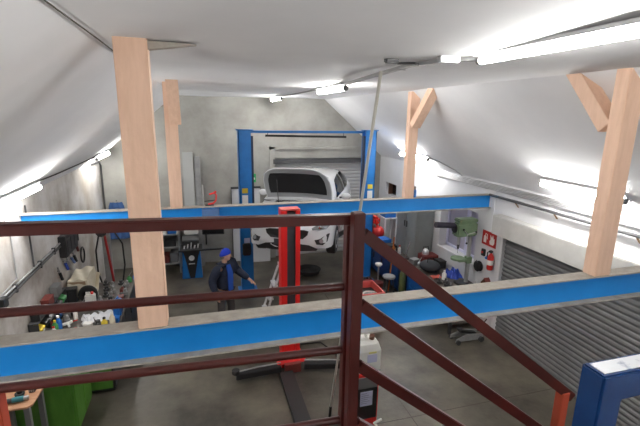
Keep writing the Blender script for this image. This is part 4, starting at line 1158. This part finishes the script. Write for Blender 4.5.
MB().cyl((-2.60, 7.24, 2.055), (-2.60, 7.24, 3.05), 0.013, seg=10).build('riser_pipe', dark_grey, cp, smooth=True)
for y in (6.5, 7.5, 8.2):
    MB().box((-2.629, y - 0.02, 1.94), (-2.575, y + 0.02, 2.06)).build('clip', dark_grey, cp)
MB().box((-2.629, 5.95, 1.92), (-2.54, 6.10, 2.06)).build('junction_box', black_metal, cp, bevel=0.008)
c2 = thing('corner_conduit', 'dark conduit descending the corner between the left and back walls', 'conduit', (-2.58, 12.5, 0.5))
MB().tube([(-2.58, 11.6, 3.17), (-2.585, 12.40, 3.14), (-2.585, 12.54, 3.02), (-2.585, 12.54, 0.4)], 0.022, 10).build('pipe', dark_grey, c2, smooth=True)
c3 = thing('lamp_cable', 'dark cable running along the left roof slope between the two lamps', 'cable', (-2.4, 8.9, 3.4))
MB().tube([on_l(-2.35, 7.10) - SLn * 0.012, on_l(-2.34, 8.0) + SLn * 0.004, on_l(-2.35, 9.4), on_l(-2.33, 10.69)], 0.010).build('cable', black_rubber, c3, smooth=True)
cb2 = thing('wall_cable', 'thin cable dropping down the left wall from the near lamp', 'cable', (-2.6, 6.4, 3.0))
MB().tube([on_l(-2.45, 5.46), (-2.60, 5.6, 3.08), (-2.61, 6.5, 3.0), (-2.61, 6.62, 2.9), (-2.61, 6.62, 2.1), (-2.61, 6.05, 2.07)], 0.010).build('cable', grey_metal, cb2, smooth=True)
def hung(y, z, mt, label, tilt):
    t = thing('hand_tool', label, 'hand tool', (-2.61, y, z))
    MB().cyl((-2.6, y, z), (-2.595, y + tilt, z - 0.16), 0.026).build('handle', mt, t, smooth=True)
    MB().bar((-2.6, y - tilt * 0.9, z + 0.14), (-2.6, y - 0.01 * tilt, z + 0.012), 0.02, 0.03, (1, 0, 0)).build('blade', galv, t)
    MB().cyl((-2.63, y - tilt * 0.3, z + 0.05), (-2.585, y - tilt * 0.3, z + 0.05), 0.008).build('hook', black_metal, t)
hung(8.72, 1.58, tarp_blue, 'blue-handled tool on the left wall under the black box, the near one', 0.10)
hung(9.12, 1.56, mat('steel_blue', (0.10, 0.16, 0.34), 0.5), 'grey-blue tool on the left wall under the black box, the far one', 0.16)
hung(8.95, 1.50, galv, 'bare metal tool hanging between the two blue tools on the left wall', 0.12)

# ------------------------------------------------------------------ right side: benches, drill press, locker, clutter
RB = 0.901
nb = thing('workbench', 'dark workbench under the right window carrying the green drill press', 'workbench', (5.25, 7.9, 0))
MB().box((4.86, 6.86, 0.85), (5.64, 9.02, 0.90)).build('bench_top', bench_top_m, nb, bevel=0.005)
for x in (4.90, 5.58):
    for y in (6.92, 8.96):
        MB().box((x - 0.03, y - 0.03, 0), (x + 0.03, y + 0.03, 0.849)).build('leg', dark_grey, nb)
MB().box((4.94, 6.95, 0.18), (5.56, 8.0, 0.21)).build('lower_shelf', bench_top_m, nb)
bc2 = MB().box((4.90, 8.12, 0.06), (5.55, 8.88, 0.848)).build('drawer_unit', bin_blue, nb, bevel=0.006)
for k in range(3):
    MB().box((4.885, 8.15, 0.10 + k * 0.25), (4.899, 8.85, 0.33 + k * 0.25)).build('drawer_front', bin_blue, bc2, bevel=0.004)
fb = thing('low_bench', 'long dark blue bench running back along the right wall in front of the grey locker', 'bench', (4.95, 10.2, 0))
MB().box((4.72, 9.06, 0.83), (5.17, 11.9, 0.87)).build('bench_top', bench_top_m, fb, bevel=0.005)
MB().box((4.78, 9.10, 0.05), (5.15, 11.88, 0.829)).build('carcass', mat('deep_blue', (0.012, 0.04, 0.12), 0.5), fb, bevel=0.005)
for k in range(5):
    d = MB().box((4.764, 9.14 + k * 0.545, 0.10), (4.779, 9.65 + k * 0.545, 0.80)).build('door', mat('bench_blue', (0.012, 0.07, 0.24), 0.45), fb, bevel=0.004)
    MB().box((4.745, 9.55 + k * 0.545, 0.45), (4.763, 9.58 + k * 0.545, 0.6)).build('handle', black_metal, d)
lk = thing('metal_locker', 'tall grey-green metal locker against the right wall', 'locker', (5.44, 9.6, 0))
MB().box((5.20, 9.10, 0.03), (5.68, 10.20, 2.30)).build('carcass', locker_grey, lk, bevel=0.006)
for y0, y1 in ((9.12, 9.645), (9.655, 10.18)):
    d = MB().box((5.186, y0, 0.08), (5.199, y1, 2.27)).build('door', locker_grey, lk, bevel=0.003)
    MB().box((5.17, (y1 - 0.07) if y0 < 9.3 else (y0 + 0.04), 1.62), (5.185, (y1 - 0.04) if y0 < 9.3 else (y0 + 0.07), 1.78)).build('handle', black_metal, d)
MB().box((5.22, 9.12, 0), (5.66, 10.18, 0.03)).build('plinth', black_metal, lk)
# drill press
dp = thing('drill_press', 'green pillar drill press on the bench under the right window', 'drill press', (5.42, 7.32, RB))
MB().box((5.26, 7.18, RB), (5.60, 7.46, RB + 0.06)).build('base', black_metal, dp, bevel=0.01)
MB().cyl((5.48, 7.32, RB + 0.06), (5.48, 7.32, 2.05), 0.045).build('pillar', grey_metal, dp, smooth=True)
MB().box((5.08, 7.21, 2.02), (5.58, 7.43, 2.32)).build('head', press_green, dp, bevel=0.035)
MB().box((5.12, 7.20, 2.325), (5.56, 7.44, 2.40)).build('belt_cover', press_green, dp, bevel=0.02)
MB().cyl((4.62, 7.32, 2.30), (5.06, 7.32, 2.26), 0.062).build('motor', mat('motor_dark', (0.03, 0.025, 0.045), 0.4), dp, smooth=True)
MB().cyl((5.06, 7.32, 2.2), (5.079, 7.32, 2.2), 0.10).build('side_cap', black_metal, dp, smooth=True)
MB().cyl((5.20, 7.32, 1.84), (5.20, 7.32, 2.02), 0.035).build('quill', galv, dp, smooth=True)
MB().cyl((5.20, 7.32, 1.74), (5.20, 7.32, 1.84), 0.022, 0.03).build('chuck', dark_grey, dp, smooth=True)
MB().cyl((5.20, 7.32, 1.64), (5.20, 7.32, 1.74), 0.006).build('drill_bit', galv, dp)
for a in (0.3, 2.4, 4.5):
    h_ = MB().cyl((5.32, 7.205, 2.08), (5.32 + 0.17 * cos(a), 7.16, 2.08 + 0.17 * sin(a)), 0.009).build('feed_lever', galv, dp)
    MB().ball((5.32 + 0.18 * cos(a), 7.158, 2.08 + 0.18 * sin(a)), 0.022).build('knob', black_rubber, h_, smooth=True)
tb = MB().cyl((5.22, 7.32, 1.50), (5.22, 7.32, 1.54), 0.15, seg=24).build('table', press_green, dp, smooth=True)
MB().box((5.23, 7.27, 1.44), (5.46, 7.37, 1.499)).build('table_bracket', press_green, tb, bevel=0.01)
MB().box((5.42, 7.26, 1.40), (5.54, 7.38, 1.55)).build('table_clamp', press_green, dp, bevel=0.01)
vs = thing('bench_vise', 'black bench vise on the near end of the right bench', 'vise', (5.22, 6.98, RB))
MB().box((5.16, 6.92, RB), (5.30, 7.06, RB + 0.07)).build('base', black_metal, vs, bevel=0.01)
MB().box((5.10, 6.94, RB + 0.071), (5.24, 7.04, RB + 0.18)).build('fixed_jaw', black_metal, vs, bevel=0.012)
MB().box((5.28, 6.94, RB + 0.071), (5.38, 7.04, RB + 0.18)).build('moving_jaw', black_metal, vs, bevel=0.012)
MB().cyl((5.38, 6.99, RB + 0.11), (5.48, 6.99, RB + 0.11), 0.016).build('screw', galv, vs, smooth=True)
MB().cyl((5.47, 6.99, RB + 0.02), (5.47, 6.99, RB + 0.20), 0.008).build('handle', galv, vs)
rc = thing('tool_chest', 'dark red tool chest on the right bench in front of the locker', 'chest', (5.42, 8.82, RB))
MB().box((5.22, 8.66, RB), (5.62, 8.98, RB + 0.20)).build('chest_body', dark_red, rc, bevel=0.008)
for k in range(2):
    d = MB().box((5.25, 8.648, RB + 0.02 + k * 0.09), (5.59, 8.659, RB + 0.095 + k * 0.09)).build('drawer', dark_red, rc, bevel=0.003)
    MB().box((5.36, 8.640, RB + 0.05 + k * 0.09), (5.48, 8.647, RB + 0.06 + k * 0.09)).build('handle', galv, d)
ke = thing('kettle', 'small silver kettle on top of the dark red chest', 'kettle', (5.34, 8.82, RB + 0.201))
MB().lathe([(0.07, 0), (0.085, 0.02), (0.08, 0.10), (0.04, 0.14), (0.012, 0.15)], (5.34, 8.82, RB + 0.201), 18).build('kettle_body', alu, ke, smooth=True)
MB().tube([(5.26, 8.82, RB + 0.30), (5.27, 8.82, RB + 0.40), (5.41, 8.82, RB + 0.40), (5.42, 8.82, RB + 0.30)], 0.008).build('handle', black_rubber, ke, smooth=True)
bag = thing('tool_bag', 'black soft bag slumped in the middle of the right bench', 'bag', (5.12, 8.22, RB))
MB().ball((5.12, 8.22, RB + 0.13), (0.24, 0.26, 0.13), 20).build('bag_body', mat('bag_black', (0.022, 0.025, 0.032), 0.8), bag, smooth=True)
MB().tube([(5.0, 8.15, RB + 0.24), (5.02, 8.17, RB + 0.32), (5.2, 8.22, RB + 0.32), (5.24, 8.24, RB + 0.24)], 0.012).build('strap', black_rubber, bag, smooth=True)
cloth(5.30, 5.60, 7.62, 7.98, RB, 0.26, 0.8, tarp_blue, 'crumpled bright blue tarp on the right bench beside the drill press', 'tarp', 'tarp')
bottle(5.17, 7.68, RB, 0.05, 0.22, sign_white, sign_white, 'white round bottle in front of the blue tarp on the right bench')
solo('red_rag', MB().grid(lambda u, v: (4.92 + 0.24 * u, 7.72 + 0.16 * v, RB + 0.012 + 0.03 * abs(sin(5 * u + 3 * v))), 14, 12), mat('rag_pink', (0.50, 0.10, 0.07), 0.9), 'faded red rag at the front edge of the right bench', 'rag', smooth=True, solid=0.006)
G3 = 'dark parts on the right bench'
def lump2(x, y, z, lab):
    t = thing('gear_part', lab, 'machine part', (x, y, z), 0, G3)
    MB().lathe([(0.055, 0), (0.06, 0.01), (0.06, 0.05), (0.03, 0.055), (0.03, 0.11), (0.018, 0.115)], (0, 0, 0), 16).build('gear_body', dark_grey, t, smooth=True, local=True)
    MB().cyl((0, 0, 0.116), (0, 0, 0.17), 0.01, seg=8).build('spindle', galv, t, smooth=True, local=True)
    return t
g0 = lump2(4.97, 7.12, RB, 'greasy black gear part lying on the right bench near the vise')
for x, y in ((5.02, 7.34), (4.95, 7.52), (5.09, 7.48)):
    copy_thing(g0, (x, y, RB), rnd.uniform(0, 3))
# things on the far bench
LB = 0.871
rcw = thing('air_compressor', 'bright red air compressor at the far end of the right-hand bench', 'compressor', (5.02, 11.2, LB))
MB().lathe([(0.05, -0.42), (0.15, -0.36), (0.185, -0.28), (0.185, 0.28), (0.15, 0.36), (0.05, 0.42)], (4.95, 11.12, LB + 0.26), 22, 'Y').build('tank', red_plastic, rcw, smooth=True)
MB().box((4.85, 10.95, LB + 0.43), (5.06, 11.40, LB + 0.68)).build('motor_cover', red_plastic, rcw, bevel=0.06)
for y in (10.90, 11.34):
    MB().box((4.82, y - 0.02, LB), (5.08, y + 0.02, LB + 0.10)).build('foot', black_rubber, rcw)
MB().tube([(4.95, 10.80, LB + 0.44), (4.95, 10.78, LB + 0.58), (4.95, 10.93, LB + 0.60)], 0.014).build('grip', chrome, rcw, smooth=True)
for k in range(3):
    MB().cyl((4.86, 10.86 + k * 0.05, LB + 0.42), (4.84, 10.86 + k * 0.05, LB + 0.50), 0.016).build('gauge', galv, rcw, smooth=True)
carton(5.42, 11.25, 1.50, 0.34, 0.40, 0.26, 0, bin_blue, 'blue crate on the post stand behind the red compressor', 'crate', 'crate')
st2 = thing('corner_stand', 'white stand in the far right corner holding the blue crate', 'stand', (5.42, 11.25, 0))
MB().box((5.22, 11.02, 1.46), (5.66, 11.48, 1.499)).build('top', white_paint, st2, bevel=0.004)
for x in (5.25, 5.62):
    for y in (11.06, 11.44):
        MB().box((x - 0.02, y - 0.02, 0), (x + 0.02, y + 0.02, 1.459)).build('leg', white_paint, st2)
carton(4.95, 10.45, LB, 0.30, 0.34, 0.20, 0.1, bin_blue, 'blue toolbox on the far bench next to the red compressor', 'toolbox', 'toolbox')
carton(4.93, 9.98, LB, 0.28, 0.30, 0.16, -0.1, black_metal, 'black toolbox on the far bench beside the blue one', 'toolbox', 'toolbox')
bottle(4.88, 9.66, LB, 0.05, 0.26, mat('amber', (0.40, 0.14, 0.03), 0.3), black_rubber, 'amber bottle on the bench in front of the grey locker')
bottle(5.03, 9.62, LB, 0.045, 0.24, sign_white, red_plastic, 'white bottle with red cap in front of the grey locker')
solo('broom_handle', MB().cyl((4.60, 9.28, 0.0), (4.695, 9.30, 1.45), 0.016), orange, 'thin orange stick leaning on the bench before the locker', 'stick', smooth=True)
sl = thing('steel_lever', 'shiny steel bar standing up from the bench end beside the dark red chest', 'lever', (5.0, 9.2, LB))
MB().box((4.93, 9.13, LB), (5.07, 9.27, LB + 0.05)).build('base', dark_grey, sl, bevel=0.006)
MB().cyl((5.0, 9.2, LB + 0.051), (5.10, 9.2, LB + 0.46), 0.013).build('bar', chrome, sl, smooth=True)
for k in range(2):
    copy_thing(g0, (4.82 + 0.05 * k, 9.40 + 0.15 * k, LB), rnd.uniform(0, 3), 'greasy black gear part on the far bench in front of the locker', 'dark parts on the far bench')
# things on the floor in front of the right benches
carton(4.42, 10.75, 0.0, 0.34, 0.40, 0.30, 0.2, orange, 'orange box on the floor before the far right bench', 'crate', 'crate')
carton(4.36, 9.46, 0.0, 0.22, 0.24, 0.20, 0.4, dark_red, 'dark red case on the floor in front of the blue bench', 'case', 'case')
sk = thing('shop_stool', 'small round grey stool on the floor before the blue bench', 'stool', (4.52, 9.12, 0))
MB().lathe([(0.16, 0.44), (0.17, 0.46), (0.16, 0.49), (0.0, 0.495)], (4.52, 9.12, 0), 20).build('seat', grey_metal, sk, smooth=True)
for k in range(4):
    a = pi / 4 + k * pi / 2
    MB().cyl((4.52 + 0.16 * cos(a), 9.12 + 0.16 * sin(a), 0), (4.52 + 0.10 * cos(a), 9.12 + 0.10 * sin(a), 0.439), 0.014).build('leg', dark_grey, sk)
es = thing('extractor_hose', 'pale bent pipe with a white top standing on the floor before the blue bench', 'pipe', (4.53, 9.80, 0))
MB().lathe([(0.13, 0), (0.13, 0.02), (0.03, 0.04)], (4.53, 9.80, 0), 18).build('foot', dark_grey, es, smooth=True)
MB().cyl((4.53, 9.80, 0.041), (4.53, 9.80, 0.50), 0.022).build('stem', galv, es, smooth=True)
MB().lathe([(0.06, 0), (0.10, 0.05), (0.09, 0.08), (0.0, 0.09)], (4.53, 9.80, 0.501), 18).build('cap', sign_white, es, smooth=True)
gcan = thing('gas_cylinder', 'green gas cylinder standing beside the blue drawer unit of the right bench', 'cylinder', (4.70, 8.86, 0))
MB().lathe([(0.075, 0), (0.08, 0.02), (0.08, 0.62), (0.05, 0.72), (0.02, 0.74)], (4.72, 8.78, 0), 18).build('cylinder_body', mat('olive', (0.08, 0.10, 0.03), 0.5), gcan, smooth=True)
MB().cyl((4.72, 8.78, 0.741), (4.72, 8.78, 0.82), 0.022).build('valve', galv, gcan, smooth=True)
fj = thing('floor_jack', 'low grey floor jack on wheels under the near end of the right bench', 'floor jack', (5.1, 6.6, 0))
for y in (6.50, 6.70):
    MB().prism([(4.78, y, 0.05), (5.40, y, 0.05), (5.42, y, 0.16), (5.05, y, 0.20), (4.80, y, 0.12)], (0, 0.015, 0)).build('side_plate', grey_metal, fj)
for x, r in ((4.83, 0.05), (5.36, 0.06)):
    for y in (6.47, 6.735):
        MB().cyl((x, y - 0.012, r), (x, y + 0.025, r), r).build('wheel', dark_grey, fj, smooth=True)
MB().bar((5.30, 6.61, 0.14), (4.92, 6.61, 0.24), 0.07, 0.05).build('lift_arm', black_metal, fj)
MB().cyl((4.92, 6.61, 0.265), (4.92, 6.61, 0.30), 0.055).build('saddle', dark_grey, fj, smooth=True)
MB().cyl((5.36, 6.61, 0.17), (5.55, 6.61, 0.42), 0.014).build('handle_socket', black_metal, fj)
carton(5.30, 7.4, 0.212, 0.34, 0.50, 0.24, 0, black_metal, 'black case on the lower shelf of the right bench', 'case', 'case')
# on the white wall pier beside the roller door
sg = thing('fire_sign', 'red fire extinguisher sign with white symbols on the white wall beside the roller door', 'sign', (5.69, 6.98, 1.88))
MB().box((5.685, 6.77, 1.87), (5.699, 7.20, 2.17)).build('plate', sign_red, sg, bevel=0.002)
mb = MB().prism([(5.679, 7.14, 1.92), (5.679, 7.14, 2.04), (5.679, 7.12, 2.07), (5.679, 7.08, 2.07), (5.679, 7.06, 2.04), (5.679, 7.06, 1.92)], (0.005, 0, 0))
mb.build('extinguisher_symbol', sign_white, sg)
MB().tube([(5.681, 7.10, 2.08), (5.681, 7.09, 2.115), (5.681, 7.04, 2.10), (5.681, 7.03, 2.00)], 0.008, 6).build('hose_symbol', sign_white, sg)
mb = MB().prism([(5.679, 6.94, 1.92), (5.679, 6.96, 1.98), (5.679, 6.93, 2.02), (5.679, 6.945, 2.12), (5.679, 6.89, 2.06), (5.679, 6.87, 2.13), (5.679, 6.84, 2.04), (5.679, 6.82, 2.07), (5.679, 6.81, 1.97), (5.679, 6.84, 1.92)], (0.005, 0, 0))
mb.build('flame_symbol', sign_white, sg)
fe = thing('fire_extinguisher', 'red fire extinguisher with a white label hanging on the wall under the sign', 'extinguisher', (5.62, 6.80, 1.42))
MB().lathe([(0.05, 0), (0.062, 0.02), (0.062, 0.28), (0.03, 0.34), (0.02, 0.36)], (5.63, 6.80, 1.42), 18).build('cylinder', red_plastic, fe, smooth=True)
MB().lathe([(0.0622, 0), (0.0632, 0.003), (0.0632, 0.10), (0.0622, 0.103)], (5.63, 6.80, 1.53), 18).build('label_sheet', sign_white, fe, smooth=True)
MB().box((5.60, 6.78, 1.781), (5.66, 6.84, 1.83)).build('valve', black_metal, fe, bevel=0.006)
MB().tube([(5.62, 6.84, 1.81), (5.61, 6.89, 1.76), (5.63, 6.885, 1.60), (5.63, 6.875, 1.50)], 0.011).build('hose', black_rubber, fe, smooth=True)
MB().box((5.693, 6.77, 1.55), (5.70, 6.83, 1.62)).build('wall_hook', black_metal, fe)
hr = thing('cable_reel', 'round black cable reel hanging on the white wall left of the extinguisher', 'reel', (5.64, 7.18, 1.22))
MB().lathe([(0.10, -0.05), (0.115, -0.04), (0.06, -0.035), (0.06, 0.02), (0.115, 0.025), (0.10, 0.035)], (5.655, 7.18, 1.36), 22, 'X').build('reel', black_rubber, hr, smooth=True)
MB().tube([(5.60, 7.20, 1.46), (5.595, 7.18, 1.50), (5.60, 7.15, 1.46)], 0.010).build('grip', dark_grey, hr, smooth=True)
sw = thing('switch_box', 'small black and red switch box on the white wall under the fire sign', 'switch', (5.68, 7.10, 1.62))
MB().box((5.655, 7.05, 1.62), (5.699, 7.15, 1.77)).build('box_body', black_metal, sw, bevel=0.006)
MB().cyl((5.635, 7.10, 1.70), (5.654, 7.10, 1.70), 0.025).build('red_button', red_plastic, sw, smooth=True)
sw2 = thing('socket_outlet', 'small blue socket on the white wall between the switch box and the extinguisher', 'socket', (5.68, 6.96, 1.58))
MB().box((5.665, 6.93, 1.58), (5.699, 7.0, 1.66)).build('box_body', grey_plastic, sw2, bevel=0.005)
MB().cyl((5.64, 6.965, 1.62), (5.664, 6.965, 1.62), 0.028).build('blue_cover', bin_blue, sw2, smooth=True)
bh = thing('gabled_box', 'small brown gabled wooden box on the white wall low beside the roller door', 'box', (5.62, 6.86, 1.0))
MB().prism([(5.58, 6.78, 0.98), (5.58, 6.96, 0.98), (5.58, 6.96, 1.10), (5.58, 6.87, 1.20), (5.58, 6.78, 1.10)], (0.115, 0, 0)).build('box_body', brown, bh)
MB().bar((5.64, 6.765, 1.10), (5.64, 6.872, 1.215), 0.13, 0.012, (0, -1, 1)).build('roof_board', dark_red, bh)

# ------------------------------------------------------------------ pipes on the right wall and the ceiling
tr_ = thing('conduit_bundle', 'bundle of parallel pale conduits along the top of the right wall', 'conduit', (5.6, 6.5, 3.1))
for k in range(5):
    MB().cyl((5.655, YF + 0.4, 3.055 + k * 0.027), (5.655, 9.2, 3.055 + k * 0.027), 0.011, seg=8).build('pipe', galv, tr_, smooth=True)
for y in (1.2, 2.7, 4.2, 5.7, 7.2, 8.7):
    MB().box((5.644, y - 0.02, 3.035), (5.699, y + 0.02, 3.042)).build('clip', galv, tr_)
c5 = thing('wall_pipe', 'dark pipe on stand-off brackets below the conduit bundle over the roller door', 'pipe', (5.6, 5, 2.95))
MB().cyl((5.62, YF + 0.4, 2.95), (5.62, 7.03, 2.95), 0.026, seg=12).build('pipe', dark_grey, c5, smooth=True)
for y in (0.8, 2.4, 4.0, 5.4, 6.3):
    MB().bar((5.62, y, 2.93), (5.70, y, 2.84), 0.03, 0.012).build('bracket', mat('rusty', (0.22, 0.13, 0.07), 0.8), c5)
c6 = thing('drop_pipe', 'thin white pipe dropping down the wall beside the end of the far beam', 'pipe', (5.68, 6.9, 2.2))
MB().cyl((5.68, 6.93, 2.2), (5.68, 6.93, 3.04), 0.012, seg=8).build('pipe', white_paint, c6, smooth=True)
c7 = thing('ceiling_conduit', 'grey conduit running along the flat ceiling between the lamps', 'conduit', (1.95, 4.5, ZC - 0.02))
cpts = [(1.96, 2.76), (1.82, 2.90), (1.72, 3.30), (1.84, 4.4), (1.96, 5.44), (2.0, 5.73)]
for (xa, ya_), (xb, yb_) in zip(cpts, cpts[1:]):
    MB().bar((xa, ya_, ZC - 0.038), (xb, yb_, ZC - 0.038), 0.045, 0.03).build('cable_channel', galv, c7)
MB().tube([(1.74, 3.2, ZC - 0.045), (1.66, 3.12, ZC - 0.045), (1.52, 3.13, ZC - 0.05)], 0.010).build('flex_cable', dark_grey, c7, smooth=True)
MB().box((1.41, 3.10, ZC - 0.055), (1.52, 3.15, ZC - 0.015)).build('junction_box', dark_grey, c7, bevel=0.008)
MB().box((1.70, 2.80, ZC - 0.065), (1.86, 2.86, ZC - 0.015)).build('ballast_box', galv, c7, bevel=0.008)
for x, y in ((1.74, 3.5), (1.82, 4.2), (1.91, 5.0)):
    MB().box((x - 0.035, y - 0.012, ZC - 0.060), (x + 0.035, y + 0.012, ZC - 0.0545)).build('clip', galv, c7)
c8 = thing('far_conduit', 'thin grey conduit on the ceiling between the two far lamps', 'conduit', (2.02, 8.8, ZC - 0.03))
MB().cyl((2.02, 7.17, ZC - 0.035), (2.03, 10.58, ZC - 0.035), 0.012, seg=8).build('pipe', grey_metal, c8, smooth=True)
lc = thing('lamp_cable', 'short grey conduit climbing the right roof slope from the far lamp', 'cable', (5.4, 8.6, 3.4))
MB().tube([on_r(5.34, 8.94), on_r(5.42, 8.6), on_r(5.58, 8.2) , V((5.655, 8.05, 3.185))], 0.013).build('cable', grey_metal, lc, smooth=True)

# ------------------------------------------------------------------ more clutter on the benches
def drill(x, y, z, a, mt, label, group=None):
    t = thing('cordless_drill', label, 'drill', (x, y, z), a, group)
    MB().cyl((-0.10, 0, 0.035), (0.08, 0, 0.035), 0.034).build('motor_body', mt, t, local=True, smooth=True)
    MB().cyl((0.081, 0, 0.035), (0.15, 0, 0.035), 0.022, 0.012).build('chuck', black_metal, t, local=True, smooth=True)
    MB().bar((-0.06, 0.036, 0.03), (-0.08, 0.15, 0.03), 0.04, 0.045).build('grip', black_rubber, t, local=True, bevel=0.006)
    MB().box((-0.13, 0.152, 0.0), (-0.03, 0.20, 0.07)).build('battery', black_metal, t, local=True, bevel=0.006)
    return t
def coil(x, y, z, r, mt, label, n=4):
    t = thing('hose_coil', label, 'hose', (x, y, z))
    pts = [(r * (1 - 0.03 * (k % 7)) * cos(k * 0.5), r * (1 - 0.03 * (k % 5)) * sin(k * 0.5), 0.014 + 0.0016 * k) for k in range(int(n * 12.6))]
    MB().tube(pts, 0.013).build('coil', mt, t, local=True, smooth=True)
    MB().cyl((r, 0, 0.012), (r + 0.10, 0.05, 0.012), 0.015).build('nozzle', galv, t, local=True, smooth=True)
    return t
def oilcan(x, y, z, mt, label, group=None):
    t = thing('oil_can', label, 'oil can', (x, y, z), 0, group)
    MB().lathe([(0.05, 0), (0.052, 0.01), (0.05, 0.09), (0.02, 0.12), (0.012, 0.14)], (0, 0, 0), 16).build('can_body', mt, t, local=True, smooth=True)
    MB().cyl((0, 0, 0.14), (0.07, 0.02, 0.24), 0.007, 0.003).build('spout', galv, t, local=True)
    return t
oilcan(-2.20, 7.98, BZ, bin_blue, 'blue oil can with thin spout on the left bench before the black tyre')
oilcan(-1.62, 8.62, BZ, dark_red, 'dark red oil can at the outer edge of the left bench')
oilcan(-1.57, 9.19, BZ, green_plastic, 'green oil can at the far end of the left bench')
carton(-2.475, 8.36, BZ, 0.22, 0.16, 0.30, 0.1, black_metal, 'tall black case against the left wall before the cream cover')
carton(-2.37, 7.70, BZ, 0.10, 0.12, 0.14, 0.2, grey_plastic, 'grey box in front of the dark cloth heap on the left bench')
carton(-1.525, 7.34, BZ, 0.10, 0.12, 0.10, 0.0, bin_blue, 'small blue box on the outer edge of the left bench')
hung(8.35, 1.52, black_rubber, 'black-handled tool hanging on the left wall nearest the viewer', 0.08)
hung(9.32, 1.54, black_rubber, 'black-handled tool hanging on the left wall beside the grey-blue one', 0.10)
hung(9.55, 1.70, dark_red, 'dark red handled tool hanging on the left wall farthest back', 0.08)
# hoses hanging over the left wall
hh = thing('hanging_hose', 'black hose looped on a hook on the left wall beyond the hand tools', 'hose', (-2.58, 9.90, 1.35))
MB().tube([(-2.59, 9.90 + 0.14 * cos(t) , 1.36 + 0.17 * sin(t)) for t in [k * 2 * pi / 20 for k in range(20)]], 0.016, closed=True).build('loop', black_rubber, hh, smooth=True)
MB().cyl((-2.63, 9.90, 1.50), (-2.56, 9.90, 1.515), 0.008).build('hook', galv, hh)
# right bench
carton(5.52, 8.42, RB, 0.18, 0.24, 0.18, 0.05, black_metal, 'black box against the wall between chest and blue tarp')
carton(5.00, 8.74, RB, 0.20, 0.18, 0.14, 0.2, grey_plastic, 'grey box left of the dark red chest on the right bench')
oilcan(5.45, 6.93, RB, black_metal, 'black oil can behind the bench vise')
oilcan(5.04, 8.56, RB, galv, 'silver oil can beside the black bag on the right bench')
carton(4.45, 8.45, 0.0, 0.26, 0.22, 0.18, 0.3, black_metal, 'black case on the floor before the blue drawer unit', 'case', 'case')
eng = thing('engine_part', 'rusty red engine casting on the floor beside the dark red case', 'engine part', (4.22, 9.80, 0))
MB().box((4.08, 9.70, 0.0), (4.36, 9.90, 0.16)).build('casting', dark_red, eng, bevel=0.02)
for k in range(3):
    MB().cyl((4.13 + k * 0.09, 9.80, 0.161), (4.13 + k * 0.09, 9.80, 0.22), 0.035).build('cylinder_stub', dark_grey, eng, smooth=True)

# dark bin shelf along the left wall above the bench
bs = thing('bin_shelf', 'dark low shelf of small parts bins standing on the left bench against the wall', 'shelf', (-2.54, 7.45, BZ))
MB().box((-2.62, 6.74, BZ), (-2.605, 8.16, BZ + 0.40)).build('back_board', black_metal, bs)
for z in (BZ, BZ + 0.19, BZ + 0.385):
    MB().box((-2.604, 6.74, z), (-2.48, 8.16, z + 0.015)).build('shelf_board', dark_grey, bs)
for y in (6.74, 7.20, 7.66, 8.145):
    for z in (BZ + 0.0155, BZ + 0.2055):
        MB().box((-2.604, y, z), (-2.48, y + 0.015, z + 0.169)).build('divider', dark_grey, bs)
cols = [black_metal, grey_plastic, dark_red, black_metal, bin_blue, dark_grey, yellow, black_metal, grey_metal, dark_red, black_metal, green_plastic]
cn_ = ['black', 'grey', 'dark red', 'black', 'blue', 'charcoal', 'yellow', 'black', 'light grey', 'dark red', 'black', 'green']
for row in range(2):
    for k in range(6):
        i = (k + row * 6)
        y = 6.765 + 0.215 * k + (0.02 if k % 2 else 0.0) + 0.03 * (k // 2)
        z = BZ + (0.016 if row == 0 else 0.206)
        t = thing('parts_bin', '%s parts bin in the %s row of the dark shelf, %s from near end' % (cn_[i], ('lower', 'upper')[row], ('first', 'second', 'third', 'fourth', 'fifth', 'sixth')[k]), 'bin', (-2.53, y + 0.09, z), 0, 'parts bins on the dark shelf')
        MB().prism([(-2.59, y, z), (-2.47, y, z), (-2.455, y, z + 0.07), (-2.59, y, z + 0.13)], (0, 0.17, 0)).build('bin_body', cols[i], t, bevel=0.004)
        MB().box((-2.4535, y + 0.05, z + 0.02), (-2.4505, y + 0.12, z + 0.05)).build('label_card', sign_white, t) if i % 3 == 0 else None
for k, (y, mt, lab) in enumerate(((6.95, black_metal, 'black case on top of the dark wall shelf, nearest end'), (7.40, dark_red, 'dark red case on top of the dark wall shelf, middle'), (7.85, grey_plastic, 'grey case on top of the dark wall shelf, far end'))):
    carton(-2.54, y, BZ + 0.401, 0.12, 0.26, 0.12 + 0.03 * k, 0.0, mt, lab, 'case', 'case')
